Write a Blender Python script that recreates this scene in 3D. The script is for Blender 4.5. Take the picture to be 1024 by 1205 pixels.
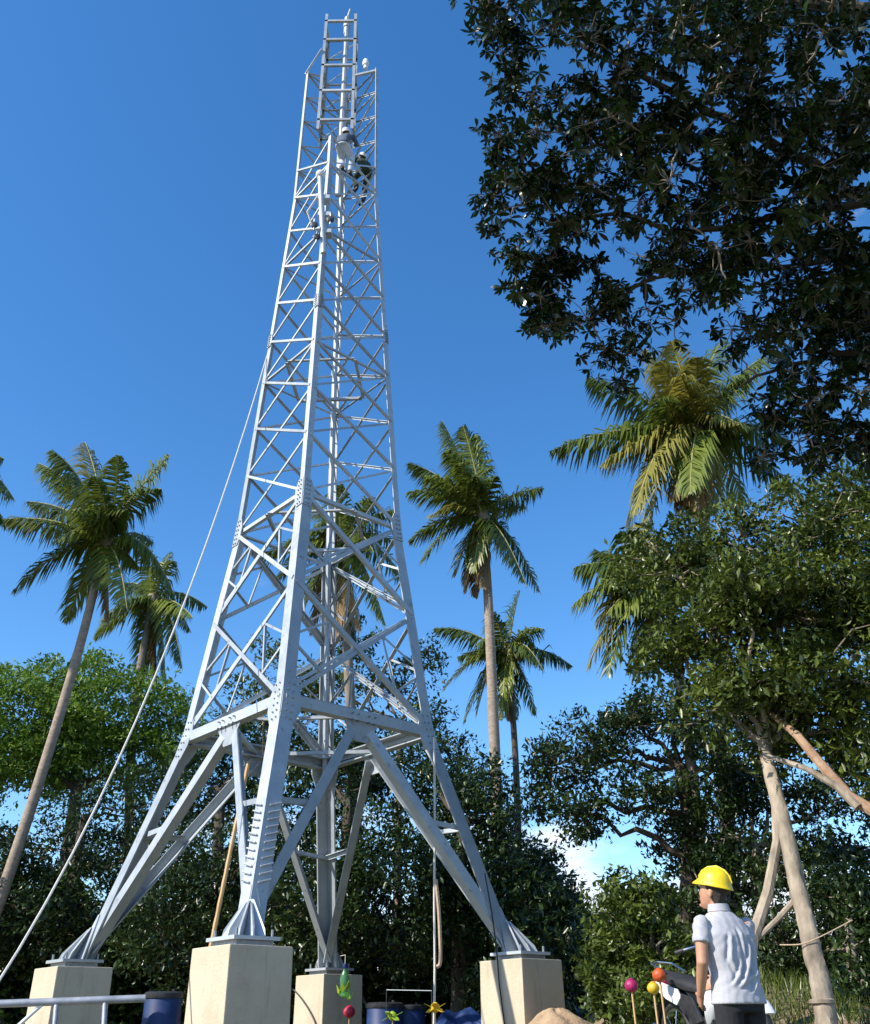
import bpy, bmesh, math, random
import numpy as np
from mathutils import Vector, Matrix, Quaternion

# ------------------------------------------------------------------ clear
for o in list(bpy.data.objects): bpy.data.objects.remove(o)
SC = bpy.context.scene
COL = SC.collection
random.seed(7); RNG = np.random.default_rng(7)

# ------------------------------------------------------------------ camera
F_PX, PITCH, ROLL, ZC = 1113.0, 0.5, 0.014, 0.70        # photograph is 1024 x 1205
cam_d = bpy.data.cameras.new('camera'); cam = bpy.data.objects.new('camera', cam_d); COL.objects.link(cam)
cam_d.sensor_fit = 'HORIZONTAL'; cam_d.sensor_width = 36; cam_d.lens = 36 * F_PX / 1024
cam_d.clip_start = 0.05; cam_d.clip_end = 3000
cam.matrix_world = Matrix.Translation((0, 0, ZC)) @ Matrix.Rotation(math.pi / 2 + PITCH, 4, 'X') @ Matrix.Rotation(-ROLL, 4, 'Z')
SC.camera = cam
SC.render.resolution_x = 870; SC.render.resolution_y = 1024

# ------------------------------------------------------------------ light
SUN_EL = math.radians(39)
SUN_AZ = math.atan2(-0.87, -0.49)                        # azimuth measured from +Y towards +X
sun_dir = Vector((math.sin(SUN_AZ) * math.cos(SUN_EL), math.cos(SUN_AZ) * math.cos(SUN_EL), math.sin(SUN_EL)))
sl = bpy.data.lights.new('sun', 'SUN'); sl.energy = 4.3; sl.angle = math.radians(0.53); sl.color = (1, 0.93, 0.82)
so = bpy.data.objects.new('sun', sl); COL.objects.link(so)
so.rotation_euler = sun_dir.to_track_quat('Z', 'Y').to_euler(); so.location = sun_dir * 60
W = bpy.data.worlds.new('World'); SC.world = W; W.use_nodes = True
wn, wl = W.node_tree.nodes, W.node_tree.links
wn.clear()
sky = wn.new('ShaderNodeTexSky'); sky.sky_type = 'NISHITA'; sky.sun_disc = False
sky.sun_elevation = SUN_EL; sky.sun_rotation = SUN_AZ % (2 * math.pi)
sky.altitude = 100; sky.air_density = 1.0; sky.dust_density = 0.25; sky.ozone_density = 2.6
tc = wn.new('ShaderNodeTexCoord'); sep = wn.new('ShaderNodeSeparateXYZ'); wl.new(tc.outputs['Generated'], sep.inputs[0])
mp = wn.new('ShaderNodeMapping'); mp.inputs['Scale'].default_value = (5.5, 5.5, 13); wl.new(tc.outputs['Generated'], mp.inputs[0])
mp.inputs['Location'].default_value = (0.4, 0.9, 0.2)
nz = wn.new('ShaderNodeTexNoise'); nz.inputs['Scale'].default_value = 1.0; nz.inputs['Detail'].default_value = 7; nz.inputs['Roughness'].default_value = 0.58
wl.new(mp.outputs[0], nz.inputs['Vector'])
el = wn.new('ShaderNodeMapRange'); el.interpolation_type = 'SMOOTHSTEP'      # clouds gather towards the horizon
el.inputs['From Min'].default_value = 0.0; el.inputs['From Max'].default_value = 0.32
el.inputs['To Min'].default_value = 0.22; el.inputs['To Max'].default_value = -0.18
wl.new(sep.outputs['Z'], el.inputs['Value'])
ad = wn.new('ShaderNodeMath'); ad.operation = 'ADD'; wl.new(nz.outputs['Fac'], ad.inputs[0]); wl.new(el.outputs[0], ad.inputs[1])
cm = wn.new('ShaderNodeMapRange'); cm.interpolation_type = 'SMOOTHSTEP'
cm.inputs['From Min'].default_value = 0.50; cm.inputs['From Max'].default_value = 0.72; wl.new(ad.outputs[0], cm.inputs['Value'])
hs = wn.new('ShaderNodeHueSaturation'); hs.inputs['Saturation'].default_value = 1.29; hs.inputs['Value'].default_value = 1.0; hs.inputs['Hue'].default_value = 0.502
wl.new(sky.outputs[0], hs.inputs['Color'])
mx = wn.new('ShaderNodeMix'); mx.data_type = 'RGBA'; mx.inputs[7].default_value = (4.6, 4.9, 5.4, 1)
wl.new(cm.outputs[0], mx.inputs[0]); wl.new(hs.outputs[0], mx.inputs[6])
bg = wn.new('ShaderNodeBackground'); bg.inputs['Strength'].default_value = 0.15; wl.new(mx.outputs[2], bg.inputs[0])
wo = wn.new('ShaderNodeOutputWorld'); wl.new(bg.outputs[0], wo.inputs[0])
SC.view_settings.view_transform = 'Standard'; SC.view_settings.look = 'None'
SC.view_settings.exposure = 0.7; SC.view_settings.gamma = 1; SC.view_settings.use_curve_mapping = False

# ------------------------------------------------------------------ helpers
CAMP = np.array([0, 0, ZC])
_UP = np.array([0, -math.sin(PITCH), math.cos(PITCH)]); _FW = np.array([0, math.cos(PITCH), math.sin(PITCH)])
def P(px, py, Y):
    """world point seen at photo pixel (px, py) standing Y metres in front of the camera"""
    a, b = px - 512, 602.5 - py
    c, s = math.cos(ROLL), math.sin(ROLL)
    a, b = a * c + b * s, -a * s + b * c
    d = np.array([a, 0, 0]) + _UP * b + _FW * F_PX
    return CAMP + d * (Y / d[1])
def mpp(p):                                              # metres per photo pixel at a world point
    return float((np.asarray(p) - CAMP) @ _FW) / F_PX

def tag(o, label=None, cat=None, group=None, kind=None):
    if label: o['label'] = label
    if cat: o['category'] = cat
    if group: o['group'] = group
    if kind: o['kind'] = kind
    return o
def empty(name, loc, label, cat, group=None, rz=0):
    o = bpy.data.objects.new(name, None); COL.objects.link(o); o.location = loc; o.rotation_euler = (0, 0, rz)
    o.empty_display_size = 0.2
    return tag(o, label, cat, group)
def mkobj(name, me, mat, parent=None, loc=None):
    o = bpy.data.objects.new(name, me); COL.objects.link(o)
    if mat is not None and not me.materials: me.materials.append(mat)
    if parent is not None: o.parent = parent
    if loc is not None: o.location = loc
    return o
def np_mesh(name, V, F, tint=None, smooth=False):
    V = np.asarray(V, np.float32); F = np.asarray(F, np.int32); n = F.shape[1]
    me = bpy.data.meshes.new(name)
    me.vertices.add(len(V)); me.vertices.foreach_set('co', V.ravel())
    me.loops.add(F.size); me.loops.foreach_set('vertex_index', F.ravel())
    me.polygons.add(len(F)); me.polygons.foreach_set('loop_start', np.arange(0, F.size, n, dtype=np.int32))
    me.update(calc_edges=True)
    if tint is not None:
        at = me.attributes.new('tint', 'FLOAT', 'POINT'); at.data.foreach_set('value', np.asarray(tint, np.float32))
    if smooth: me.polygons.foreach_set('use_smooth', np.ones(len(F), bool))
    return me
def nrm(v):
    v = np.asarray(v, float); return v / max(np.linalg.norm(v), 1e-9)

class MB:
    """collects shapes; build() links them as one mesh object"""
    def __init__(s): s.v = []; s.f = []
    def raw(s, V, F):
        o = len(s.v); s.v += [tuple(map(float, p)) for p in V]; s.f += [tuple(i + o for i in f) for f in F]; return s
    def box(s, c, size, R=None):
        x, y, z = [d / 2 for d in size]
        V = np.array([(-x,-y,-z),(x,-y,-z),(x,y,-z),(-x,y,-z),(-x,-y,z),(x,-y,z),(x,y,z),(-x,y,z)])
        if R is not None: V = V @ np.asarray(R).T
        return s.raw(V + np.asarray(c), [(3,2,1,0),(4,5,6,7),(0,1,5,4),(1,2,6,5),(2,3,7,6),(3,0,4,7)])
    def tube(s, pts, rad, k=8, caps=True):
        pts = [np.asarray(p, float) for p in pts]; n = len(pts)
        if np.isscalar(rad): rad = [rad] * n
        t0 = nrm(pts[1] - pts[0]); a = np.array([0, 0, 1.0]) if abs(t0[2]) < .9 else np.array([1.0, 0, 0])
        u = nrm(np.cross(t0, a)); V = []
        for i in range(n):
            t = nrm((pts[min(i + 1, n - 1)] - pts[i]) + (pts[i] - pts[max(i - 1, 0)]))
            u = nrm(u - t * (u @ t)); w = np.cross(t, u)
            for j in range(k):
                q = 2 * math.pi * j / k; V.append(pts[i] + (u * math.cos(q) + w * math.sin(q)) * rad[i])
        F = []
        for i in range(n - 1):
            for j in range(k):
                j2 = (j + 1) % k; F.append((i*k + j, i*k + j2, (i+1)*k + j2, (i+1)*k + j))
        if caps: F.append(tuple(range(k - 1, -1, -1))); F.append(tuple((n-1)*k + j for j in range(k)))
        return s.raw(V, F)
    def prism(s, poly, thick, O=(0,0,0), u=(1,0,0), v=(0,1,0)):
        """polygon in plane O+u*x+v*y, extruded both ways along the normal"""
        O, u, v = map(lambda a: np.asarray(a, float), (O, u, v)); w = np.cross(u, v) * thick / 2; n = len(poly)
        V = [O + u*x + v*y - w for x, y in poly] + [O + u*x + v*y + w for x, y in poly]
        F = [tuple(range(n - 1, -1, -1)), tuple(range(n, 2*n))] + [(i, (i+1) % n, n + (i+1) % n, n + i) for i in range(n)]
        return s.raw(V, F)
    def angle(s, A, B, u, v, b, t, b2=None):
        """angle iron from A to B, flanges along u and v"""
        A, B = np.asarray(A, float), np.asarray(B, float); d = nrm(B - A)
        u = np.asarray(u, float); u = nrm(u - d * (u @ d)); v = np.asarray(v, float); v = nrm(v - d * (v @ d)); b2 = b2 or b
        pr = [(0,0),(b,0),(b,t),(t,t),(t,b2),(0,b2)]
        V = [A + u*x + v*y for x, y in pr] + [B + u*x + v*y for x, y in pr]
        F = [(5,4,3,0),(3,2,1,0),(6,9,10,11),(6,7,8,9)] + [(i, (i+1) % 6, 6 + (i+1) % 6, 6 + i) for i in range(6)]
        return s.raw(V, F)
    def lathe(s, prof, k=24, O=(0,0,0), R=None, caps=True):
        V = []
        for r, z in prof:
            for j in range(k):
                q = 2 * math.pi * j / k; V.append((r * math.cos(q), r * math.sin(q), z))
        V = np.array(V)
        if R is not None: V = V @ np.asarray(R).T
        n = len(prof); F = []
        for i in range(n - 1):
            for j in range(k): F.append((i*k + j, i*k + (j+1) % k, (i+1)*k + (j+1) % k, (i+1)*k + j))
        if caps: F.append(tuple(range(k - 1, -1, -1))); F.append(tuple((n-1)*k + j for j in range(k)))
        return s.raw(V + np.asarray(O), F)
    def ball(s, c, r, k=12, R=None):
        r = np.array([r] * 3 if np.isscalar(r) else r, float); m = k // 2 + 1
        V = []; F = []
        for i in range(m + 1):
            th = math.pi * i / m
            for j in range(k):
                q = 2 * math.pi * j / k; V.append((math.sin(th)*math.cos(q), math.sin(th)*math.sin(q), -math.cos(th)))
        V = np.array(V) * r
        if R is not None: V = V @ np.asarray(R).T
        for i in range(m):
            for j in range(k): F.append((i*k + j, i*k + (j+1) % k, (i+1)*k + (j+1) % k, (i+1)*k + j))
        return s.raw(V + np.asarray(c), F)
    def loft(s, rings):
        k = len(rings[0]); V = [p for r in rings for p in r]; F = []
        for i in range(len(rings) - 1):
            for j in range(k): F.append((i*k + j, i*k + (j+1) % k, (i+1)*k + (j+1) % k, (i+1)*k + j))
        F.append(tuple(range(k - 1, -1, -1))); F.append(tuple((len(rings)-1)*k + j for j in range(k)))
        return s.raw(V, F)
    def mesh(s, name, smooth=False, bevel=0, off=None):
        me = bpy.data.meshes.new(name); V = s.v
        if off is not None: V = [tuple(np.asarray(p) - off) for p in V]
        me.from_pydata(V, [], s.f); 
        bm = bmesh.new(); bm.from_mesh(me)
        bmesh.ops.remove_doubles(bm, verts=bm.verts, dist=1e-5)
        bmesh.ops.recalc_face_normals(bm, faces=bm.faces)
        if bevel: bmesh.ops.bevel(bm, geom=list(bm.edges), offset=bevel, segments=2, affect='EDGES', profile=.6)
        bm.to_mesh(me); bm.free()
        if smooth:
            me.polygons.foreach_set('use_smooth', np.ones(len(me.polygons), bool))
            me.set_sharp_from_angle(angle=math.radians(38))
        return me
    def build(s, name, mat, parent=None, smooth=False, bevel=0, loc=None, off=None):
        return mkobj(name, s.mesh(name, smooth, bevel, off), mat, parent, loc)

# ------------------------------------------------------------------ materials
def mat_new(name):
    m = bpy.data.materials.new(name); m.use_nodes = True; n = m.node_tree.nodes; n.clear()
    out = n.new('ShaderNodeOutputMaterial'); b = n.new('ShaderNodeBsdfPrincipled')
    m.node_tree.links.new(b.outputs[0], out.inputs[0]); return m, n, m.node_tree.links, b, out
def mat_noise(name, c1, c2, scale=6, rough=.6, metal=0, bump=0, bscale=None, detail=6, spec=.5, stretch=None, r2=None):
    m, n, l, b, out = mat_new(name)
    tc = n.new('ShaderNodeTexCoord'); mp = n.new('ShaderNodeMapping'); l.new(tc.outputs['Object'], mp.inputs[0])
    if stretch: mp.inputs['Scale'].default_value = stretch
    t = n.new('ShaderNodeTexNoise'); t.inputs['Scale'].default_value = scale; t.inputs['Detail'].default_value = detail; t.inputs['Roughness'].default_value = .62
    l.new(mp.outputs[0], t.inputs['Vector'])
    r = n.new('ShaderNodeMapRange'); r.inputs['From Min'].default_value = .3; r.inputs['From Max'].default_value = .7; l.new(t.outputs['Fac'], r.inputs['Value'])
    x = n.new('ShaderNodeMix'); x.data_type = 'RGBA'; x.inputs[6].default_value = (*c1, 1); x.inputs[7].default_value = (*c2, 1)
    l.new(r.outputs[0], x.inputs[0]); l.new(x.outputs[2], b.inputs['Base Color'])
    b.inputs['Metallic'].default_value = metal; b.inputs['Specular IOR Level'].default_value = spec
    rr = n.new('ShaderNodeMapRange'); rr.inputs['To Min'].default_value = rough; rr.inputs['To Max'].default_value = r2 or min(1, rough + .15)
    l.new(t.outputs['Fac'], rr.inputs['Value']); l.new(rr.outputs[0], b.inputs['Roughness'])
    if bump:
        t2 = n.new('ShaderNodeTexNoise'); t2.inputs['Scale'].default_value = bscale or scale * 4; t2.inputs['Detail'].default_value = 5
        l.new(mp.outputs[0], t2.inputs['Vector'])
        bp = n.new('ShaderNodeBump'); bp.inputs['Strength'].default_value = bump; bp.inputs['Distance'].default_value = .02
        l.new(t2.outputs['Fac'], bp.inputs['Height']); l.new(bp.outputs[0], b.inputs['Normal'])
    return m
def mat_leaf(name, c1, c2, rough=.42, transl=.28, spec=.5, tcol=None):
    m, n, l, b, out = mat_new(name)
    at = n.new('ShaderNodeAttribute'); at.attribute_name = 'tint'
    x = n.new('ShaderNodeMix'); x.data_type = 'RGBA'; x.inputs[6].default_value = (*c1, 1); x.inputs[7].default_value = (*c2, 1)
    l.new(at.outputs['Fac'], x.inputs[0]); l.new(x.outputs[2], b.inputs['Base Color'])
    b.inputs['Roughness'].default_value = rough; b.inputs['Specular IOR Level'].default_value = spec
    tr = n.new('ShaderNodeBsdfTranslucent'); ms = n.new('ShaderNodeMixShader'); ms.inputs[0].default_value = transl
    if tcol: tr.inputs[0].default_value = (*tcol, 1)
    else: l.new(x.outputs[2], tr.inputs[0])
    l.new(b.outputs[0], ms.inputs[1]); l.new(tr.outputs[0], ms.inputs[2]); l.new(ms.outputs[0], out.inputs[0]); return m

M = {}
def m_steel():
    m = mat_noise('galvanised_steel', (.36,.395,.425), (.48,.52,.54), 3.5, .42, .28, .12, 60, r2=.68); n, l = m.node_tree.nodes, m.node_tree.links
    b = [q for q in n if q.type == 'BSDF_PRINCIPLED'][0]; src = b.inputs['Base Color'].links[0].from_socket
    oi = n.new('ShaderNodeObjectInfo'); mr = n.new('ShaderNodeMapRange'); mr.inputs['To Min'].default_value = .78; mr.inputs['To Max'].default_value = 1.14; l.new(oi.outputs['Random'], mr.inputs['Value'])
    mu = n.new('ShaderNodeMix'); mu.data_type = 'RGBA'; mu.blend_type = 'MULTIPLY'; mu.inputs[0].default_value = 1; l.new(src, mu.inputs[6]); l.new(mr.outputs[0], mu.inputs[7])
    tc = n.new('ShaderNodeTexCoord'); t = n.new('ShaderNodeTexNoise'); t.inputs['Scale'].default_value = 9; t.inputs['Detail'].default_value = 8; l.new(tc.outputs['Object'], t.inputs['Vector'])
    rr = n.new('ShaderNodeMapRange'); rr.inputs['From Min'].default_value = .63; rr.inputs['From Max'].default_value = .72; rr.inputs['To Max'].default_value = .55; l.new(t.outputs['Fac'], rr.inputs['Value'])
    mx = n.new('ShaderNodeMix'); mx.data_type = 'RGBA'; mx.inputs[7].default_value = (.16,.15,.14,1); l.new(rr.outputs[0], mx.inputs[0]); l.new(mu.outputs[2], mx.inputs[6]); l.new(mx.outputs[2], b.inputs['Base Color'])
    return m
M['steel'] = m_steel()
_unused = lambda: mat_noise('galvanised_steel', (.33,.38,.43), (.44,.49,.53), 4, .40, .30, .10, 60, r2=.65)
M['bolt'] = mat_noise('bolt_steel', (.20,.22,.24), (.34,.36,.38), 20, .4, .6)
def m_concrete():
    m = mat_noise('cream_painted_concrete', (.48,.40,.28), (.59,.50,.37), 1.7, .75, 0, .3, 40, r2=.95); n, l = m.node_tree.nodes, m.node_tree.links
    b = [q for q in n if q.type == 'BSDF_PRINCIPLED'][0]; src = b.inputs['Base Color'].links[0].from_socket
    tc = n.new('ShaderNodeTexCoord'); last = src
    for sc, st, lo, hi, amt, col in ((7, (1,1,.12), .56, .72, .55, (.24,.20,.15,1)), (26, (1,1,1), .62, .70, .6, (.30,.25,.19,1)), (2.6, (1,1,.8), .55, .75, .35, (.34,.29,.22,1))):
        mp = n.new('ShaderNodeMapping'); mp.inputs['Scale'].default_value = st; l.new(tc.outputs['Object'], mp.inputs[0])
        oi = n.new('ShaderNodeObjectInfo'); va = n.new('ShaderNodeVectorMath'); l.new(mp.outputs[0], va.inputs[0]); l.new(oi.outputs['Location'], va.inputs[1])
        t = n.new('ShaderNodeTexNoise'); t.inputs['Scale'].default_value = sc; t.inputs['Detail'].default_value = 8; t.inputs['Roughness'].default_value = .65; l.new(va.outputs[0], t.inputs['Vector'])
        rr = n.new('ShaderNodeMapRange'); rr.inputs['From Min'].default_value = lo; rr.inputs['From Max'].default_value = hi; rr.inputs['To Max'].default_value = amt; l.new(t.outputs['Fac'], rr.inputs['Value'])
        mx = n.new('ShaderNodeMix'); mx.data_type = 'RGBA'; mx.inputs[7].default_value = col; l.new(rr.outputs[0], mx.inputs[0]); l.new(last, mx.inputs[6]); last = mx.outputs[2]
    l.new(last, b.inputs['Base Color']); return m
M['concrete'] = m_concrete()
_unused2 = lambda: mat_noise('cream_painted_concrete', (.55,.46,.33), (.65,.56,.42), 1.7, .75, 0, .25, 40, r2=.95)
M['rope'] = mat_noise('pale_rope', (.55,.53,.48), (.72,.70,.66), 40, .85, 0, .5, 160)
M['tan_rope'] = mat_noise('tan_rope', (.42,.30,.20), (.56,.42,.30), 40, .85, 0, .5, 160)
M['bamboo'] = mat_noise('bamboo', (.46,.28,.11), (.62,.42,.20), 8, .5, 0, .2, 30, stretch=(1,1,.15))
M['soil'] = mat_noise('soil', (.30,.20,.12), (.46,.33,.20), 4, .95, 0, .8, 24)
M['black'] = mat_noise('black_rubber', (.012,.012,.013), (.03,.03,.032), 12, .55)
M['pipe'] = mat_noise('grey_pipe', (.22,.24,.27), (.38,.40,.44), 9, .45, .3)
M['blue_plastic'] = mat_noise('blue_plastic', (.008,.022,.085), (.014,.045,.16), 5, .45)
M['yellow_plastic'] = mat_noise('yellow_helmet_plastic', (.72,.51,.010), (.82,.60,.014), 9, .38, 0, .05, 60)
M['skin'] = mat_noise('skin', (.40,.20,.115), (.50,.26,.16), 14, .5)
M['shirt'] = mat_noise('pale_grey_shirt', (.39,.39,.415), (.47,.47,.495), 90, .9, 0, .25, 400)
M['trouser'] = mat_noise('dark_trousers', (.010,.010,.012), (.022,.022,.026), 40, .85, 0, .3, 200)
M['hair'] = mat_noise('dark_hair', (.012,.009,.008), (.05,.035,.02), 60, .5, 0, .8, 200)
M['trunk_grey'] = mat_noise('grey_bark', (.14,.115,.09), (.30,.25,.20), 6, .9, 0, .7, 22, stretch=(1,1,.35))
M['trunk_pale'] = mat_noise('pale_bark', (.12,.095,.07), (.46,.38,.28), 4.5, .9, 0, 1.0, 11, stretch=(1,1,.4))
M['trunk_dark'] = mat_noise('dark_bark', (.045,.035,.026), (.11,.085,.06), 6, .92, 0, .8, 22, stretch=(1,1,.35))
M['palm_trunk'] = mat_noise('palm_trunk', (.22,.17,.13), (.40,.32,.25), 7, .9, 0, .6, 20, stretch=(1,1,2.2))
M['cut_limb'] = mat_noise('stripped_limb', (.24,.13,.07), (.42,.29,.19), 4, .85, 0, .8, 16)
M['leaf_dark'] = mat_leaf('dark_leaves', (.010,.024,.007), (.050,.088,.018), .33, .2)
M['leaf_mid'] = mat_leaf('green_leaves', (.020,.042,.008), (.145,.190,.028), .36, .3)
M['leaf_bright'] = mat_leaf('bright_leaves', (.065,.14,.012), (.20,.32,.04), .45, .35)
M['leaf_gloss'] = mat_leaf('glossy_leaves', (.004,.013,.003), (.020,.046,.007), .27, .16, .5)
M['frond'] = mat_leaf('palm_leaflets', (.050,.085,.012), (.22,.27,.045), .36, .34)
M['frond_dry'] = mat_leaf('dry_palm_leaflets', (.22,.13,.05), (.42,.30,.13), .7, .25)
M['frond_yellow'] = mat_leaf('yellowing_palm_leaflets', (.16,.16,.025), (.36,.32,.06), .5, .3)
M['rachis'] = mat_noise('frond_stem', (.22,.22,.06), (.36,.32,.12), 6, .55)
M['coconut'] = mat_noise('coconut_husk', (.36,.25,.04), (.46,.36,.08), 6, .5)
M['white_paint'] = mat_noise('white_paint', (.70,.70,.70), (.80,.80,.80), 6, .3)
M['dark_metal'] = mat_noise('dark_metal', (.03,.03,.033), (.08,.08,.085), 10, .4, .5)
M['chrome'] = mat_noise('chrome', (.55,.55,.57), (.7,.7,.72), 10, .15, 1)
M['navy'] = mat_noise('slate_cloth', (.05,.07,.11), (.10,.13,.18), 20, .8)
M['olive'] = mat_noise('dark_green_cloth', (.02,.04,.025), (.035,.06,.035), 20, .85)
M['denim'] = mat_noise('pale_work_cloth', (.42,.46,.52), (.56,.60,.66), 20, .85)
for nm, c in (('red', (.55,.02,.06)), ('magenta', (.42,.015,.12)), ('orange', (.62,.10,.02)), ('gold', (.70,.46,.02)), ('lime', (.35,.50,.03))):
    M[nm] = mat_noise(nm + '_plastic', c, tuple(min(1, v * .7) for v in c), 14, .45, 0, .3, 30)
def glass(name, col):
    m, n, l, b, out = mat_new(name); b.inputs['Base Color'].default_value = (*col, 1); b.inputs['Transmission Weight'].default_value = .75
    b.inputs['Roughness'].default_value = .15; b.inputs['IOR'].default_value = 1.3; return m
M['green_bottle'] = glass('green_bottle_plastic', (.25,.60,.30))

# ------------------------------------------------------------------ ground
def m_ground():
    m, n, l, b, out = mat_new('ground'); tc = n.new('ShaderNodeTexCoord')
    t = n.new('ShaderNodeTexNoise'); t.inputs['Scale'].default_value = .35; t.inputs['Detail'].default_value = 9; l.new(tc.outputs['Object'], t.inputs['Vector'])
    r = n.new('ShaderNodeValToRGB'); r.color_ramp.elements[0].position = .42; r.color_ramp.elements[0].color = (.05,.085,.022,1)
    r.color_ramp.elements[1].position = .58; r.color_ramp.elements[1].color = (.25,.18,.11,1); l.new(t.outputs['Fac'], r.inputs[0]); l.new(r.outputs[0], b.inputs['Base Color'])
    b.inputs['Roughness'].default_value = .95
    t2 = n.new('ShaderNodeTexNoise'); t2.inputs['Scale'].default_value = 18; t2.inputs['Detail'].default_value = 6; l.new(tc.outputs['Object'], t2.inputs['Vector'])
    bp = n.new('ShaderNodeBump'); bp.inputs['Strength'].default_value = .8; bp.inputs['Distance'].default_value = .05; l.new(t2.outputs['Fac'], bp.inputs['Height']); l.new(bp.outputs[0], b.inputs['Normal'])
    return m
M['ground'] = m_ground()
g = MB().raw([(-900,-900,0),(900,-900,0),(900,1500,0),(-900,1500,0)], [(0,1,2,3)]).build('ground', M['ground']); g['kind'] = 'structure'
def bank_h(x, y):
    fx = np.clip((x - .9) / 2.0, 0, 1); fx = fx*fx*(3 - 2*fx); fy = np.clip((y - 7.7) / 5.2, 0, 1); fy = fy*fy*(3 - 2*fy)
    return 1.02 * fx * fy + .10 * fx * fy * (np.sin(x * 2.1 + y) + np.cos(y * 1.7 - x * .8)) - .03
gx, gy = np.meshgrid(np.linspace(.8, 30, 70), np.linspace(7.6, 40, 70), indexing='ij')
gz = bank_h(gx, gy); nb = 70
Fq = [(i*nb + j, (i+1)*nb + j, (i+1)*nb + j + 1, i*nb + j + 1) for i in range(nb - 1) for j in range(nb - 1)]
bank = mkobj('grass_bank', np_mesh('grass_bank', np.stack([gx, gy, gz], -1).reshape(-1, 3), Fq, smooth=True), M['ground']); bank['kind'] = 'structure'
def heap(name, c, r, h, label):
    k, m = 40, 14; V = []
    for i in range(m + 1):
        for j in range(k):
            q = 2*math.pi*j/k; rr = r * (1 - i / m) * (1 + .12*math.sin(3*q + 1) + .06*math.sin(7*q)); z = h * (1 - (1 - i/m)**1.6)
            V.append((c[0] + rr*math.cos(q), c[1] + rr*math.sin(q), z + .03*math.sin(5*q + i) * (i < m) - .02))
    F = [(i*k + j, i*k + (j+1) % k, (i+1)*k + (j+1) % k, (i+1)*k + j) for i in range(m) for j in range(k)]
    return tag(mkobj(name, np_mesh(name, V, F, smooth=True), M['soil']), label, 'soil heap')

# ------------------------------------------------------------------ tower geometry
TX, TY, YAW, SPAN, PED = -2.147, 15.342, -0.833, 2.335, 0.42
PZ = ZC + 0.853                                          # top of the pedestals
SG = {'N': (1, -1), 'R': (1, 1), 'F': (-1, 1), 'L': (-1, -1)}
cy_, sy_ = math.cos(YAW), math.sin(YAW)
def rz2(v): return np.array([v[0]*cy_ - v[1]*sy_, v[0]*sy_ + v[1]*cy_])
def half(h): return float(np.interp(h, [0, 3.37, 7.16, 15.6, 20.03], [2.335, 1.46, 1.067, .675, .63]))
T0 = np.array([TX, TY, 0.0])
def node(k, h, w=None):                                  # tower-local (relative to T0)
    w = half(h) if w is None else w
    return np.array([*rz2(np.array(SG[k]) * w), PZ + h])
EX = np.array([*rz2((1, 0)), 0]); EY = np.array([*rz2((0, 1)), 0]); EZ = np.array([0, 0, 1.0])
RY = np.stack([EX, EY, EZ], 1)

tower = empty('lattice_tower', T0, 'tall pale steel lattice tower with cross braces standing on four concrete pedestals', 'tower')
ST = M['steel']
LEV = [3.37, 5.42, 7.16, 8.4, 9.47, 10.575, 11.6, 12.63, 13.65, 14.69, 15.72, 16.58, 17.44, 18.3, 19.17, 20.03]
TOP = {'L': 20.03, 'R': 20.03, 'F': 20.03, 'N': 16.6}
def face_n(a, b): return nrm(EX * (SG[a][0] + SG[b][0]) + EY * (SG[a][1] + SG[b][1]))
# legs, one angle section after another
for k in 'NRFL':
    u, v = -EX * SG[k][0], -EY * SG[k][1]
    for (h0, h1, b, t) in ((.10, 3.37, .235, .028), (3.30, 7.16, .20, .024), (7.10, 11.6, .125, .016), (11.58, 15.6, .105, .014), (15.58, TOP[k], .085, .012)):
        A, B = node(k, h0, half(h0) + .006*(b < .2)), node(k, h1, half(h1) + .006*(b < .2))
        MB().angle(A, B, u, v, b, t).build('leg', ST, tower)
    # splice plates with bolts at the bends
    for hs, hw, hh in ((3.37, .31, .62), (7.16, .21, .5), (11.6, .13, .3)):
        for (uu, vv, nn) in ((u, v, -v), (v, u, -u)):
            A = node(k, hs); d = nrm(node(k, hs + .3) - node(k, hs - .3)); w = nrm(uu - d * (uu @ d))
            mb = MB().prism([(-.012, -hh*.55), (hw*.72, -hh*.55), (hw, -hh*.2), (hw, hh*.2), (hw*.62, hh*.55), (-.012, hh*.55)], .018, A + nn*.016, w, d)
            pl = mb.build('splice_plate', ST, tower)
            bm_ = MB()
            for ii in range(6):
                for x in (hw*.2, hw*.5):
                    c = A + nn*.026 + w*x + d*(-hh*.46 + ii*hh*.184); bm_.tube([c - nn*.012, c + nn*.022], .0125, 6)
            tag(bm_.build('bolts', M['bolt'], pl), kind='stuff')
def brace(A, B, n, b, t, off=0., flip=1, name='brace', trim=.05):
    A, B = np.asarray(A), np.asarray(B); d = nrm(B - A); A = A + d*trim; B = B - d*trim
    up = nrm(np.cross(n, d)) * flip; o = n * off - up * b * .5
    return MB().angle(A + o, B + o, up, -n, b, t).build(name, ST, tower)
FACES = (('L','N'), ('N','R'), ('R','F'), ('F','L'))
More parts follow.
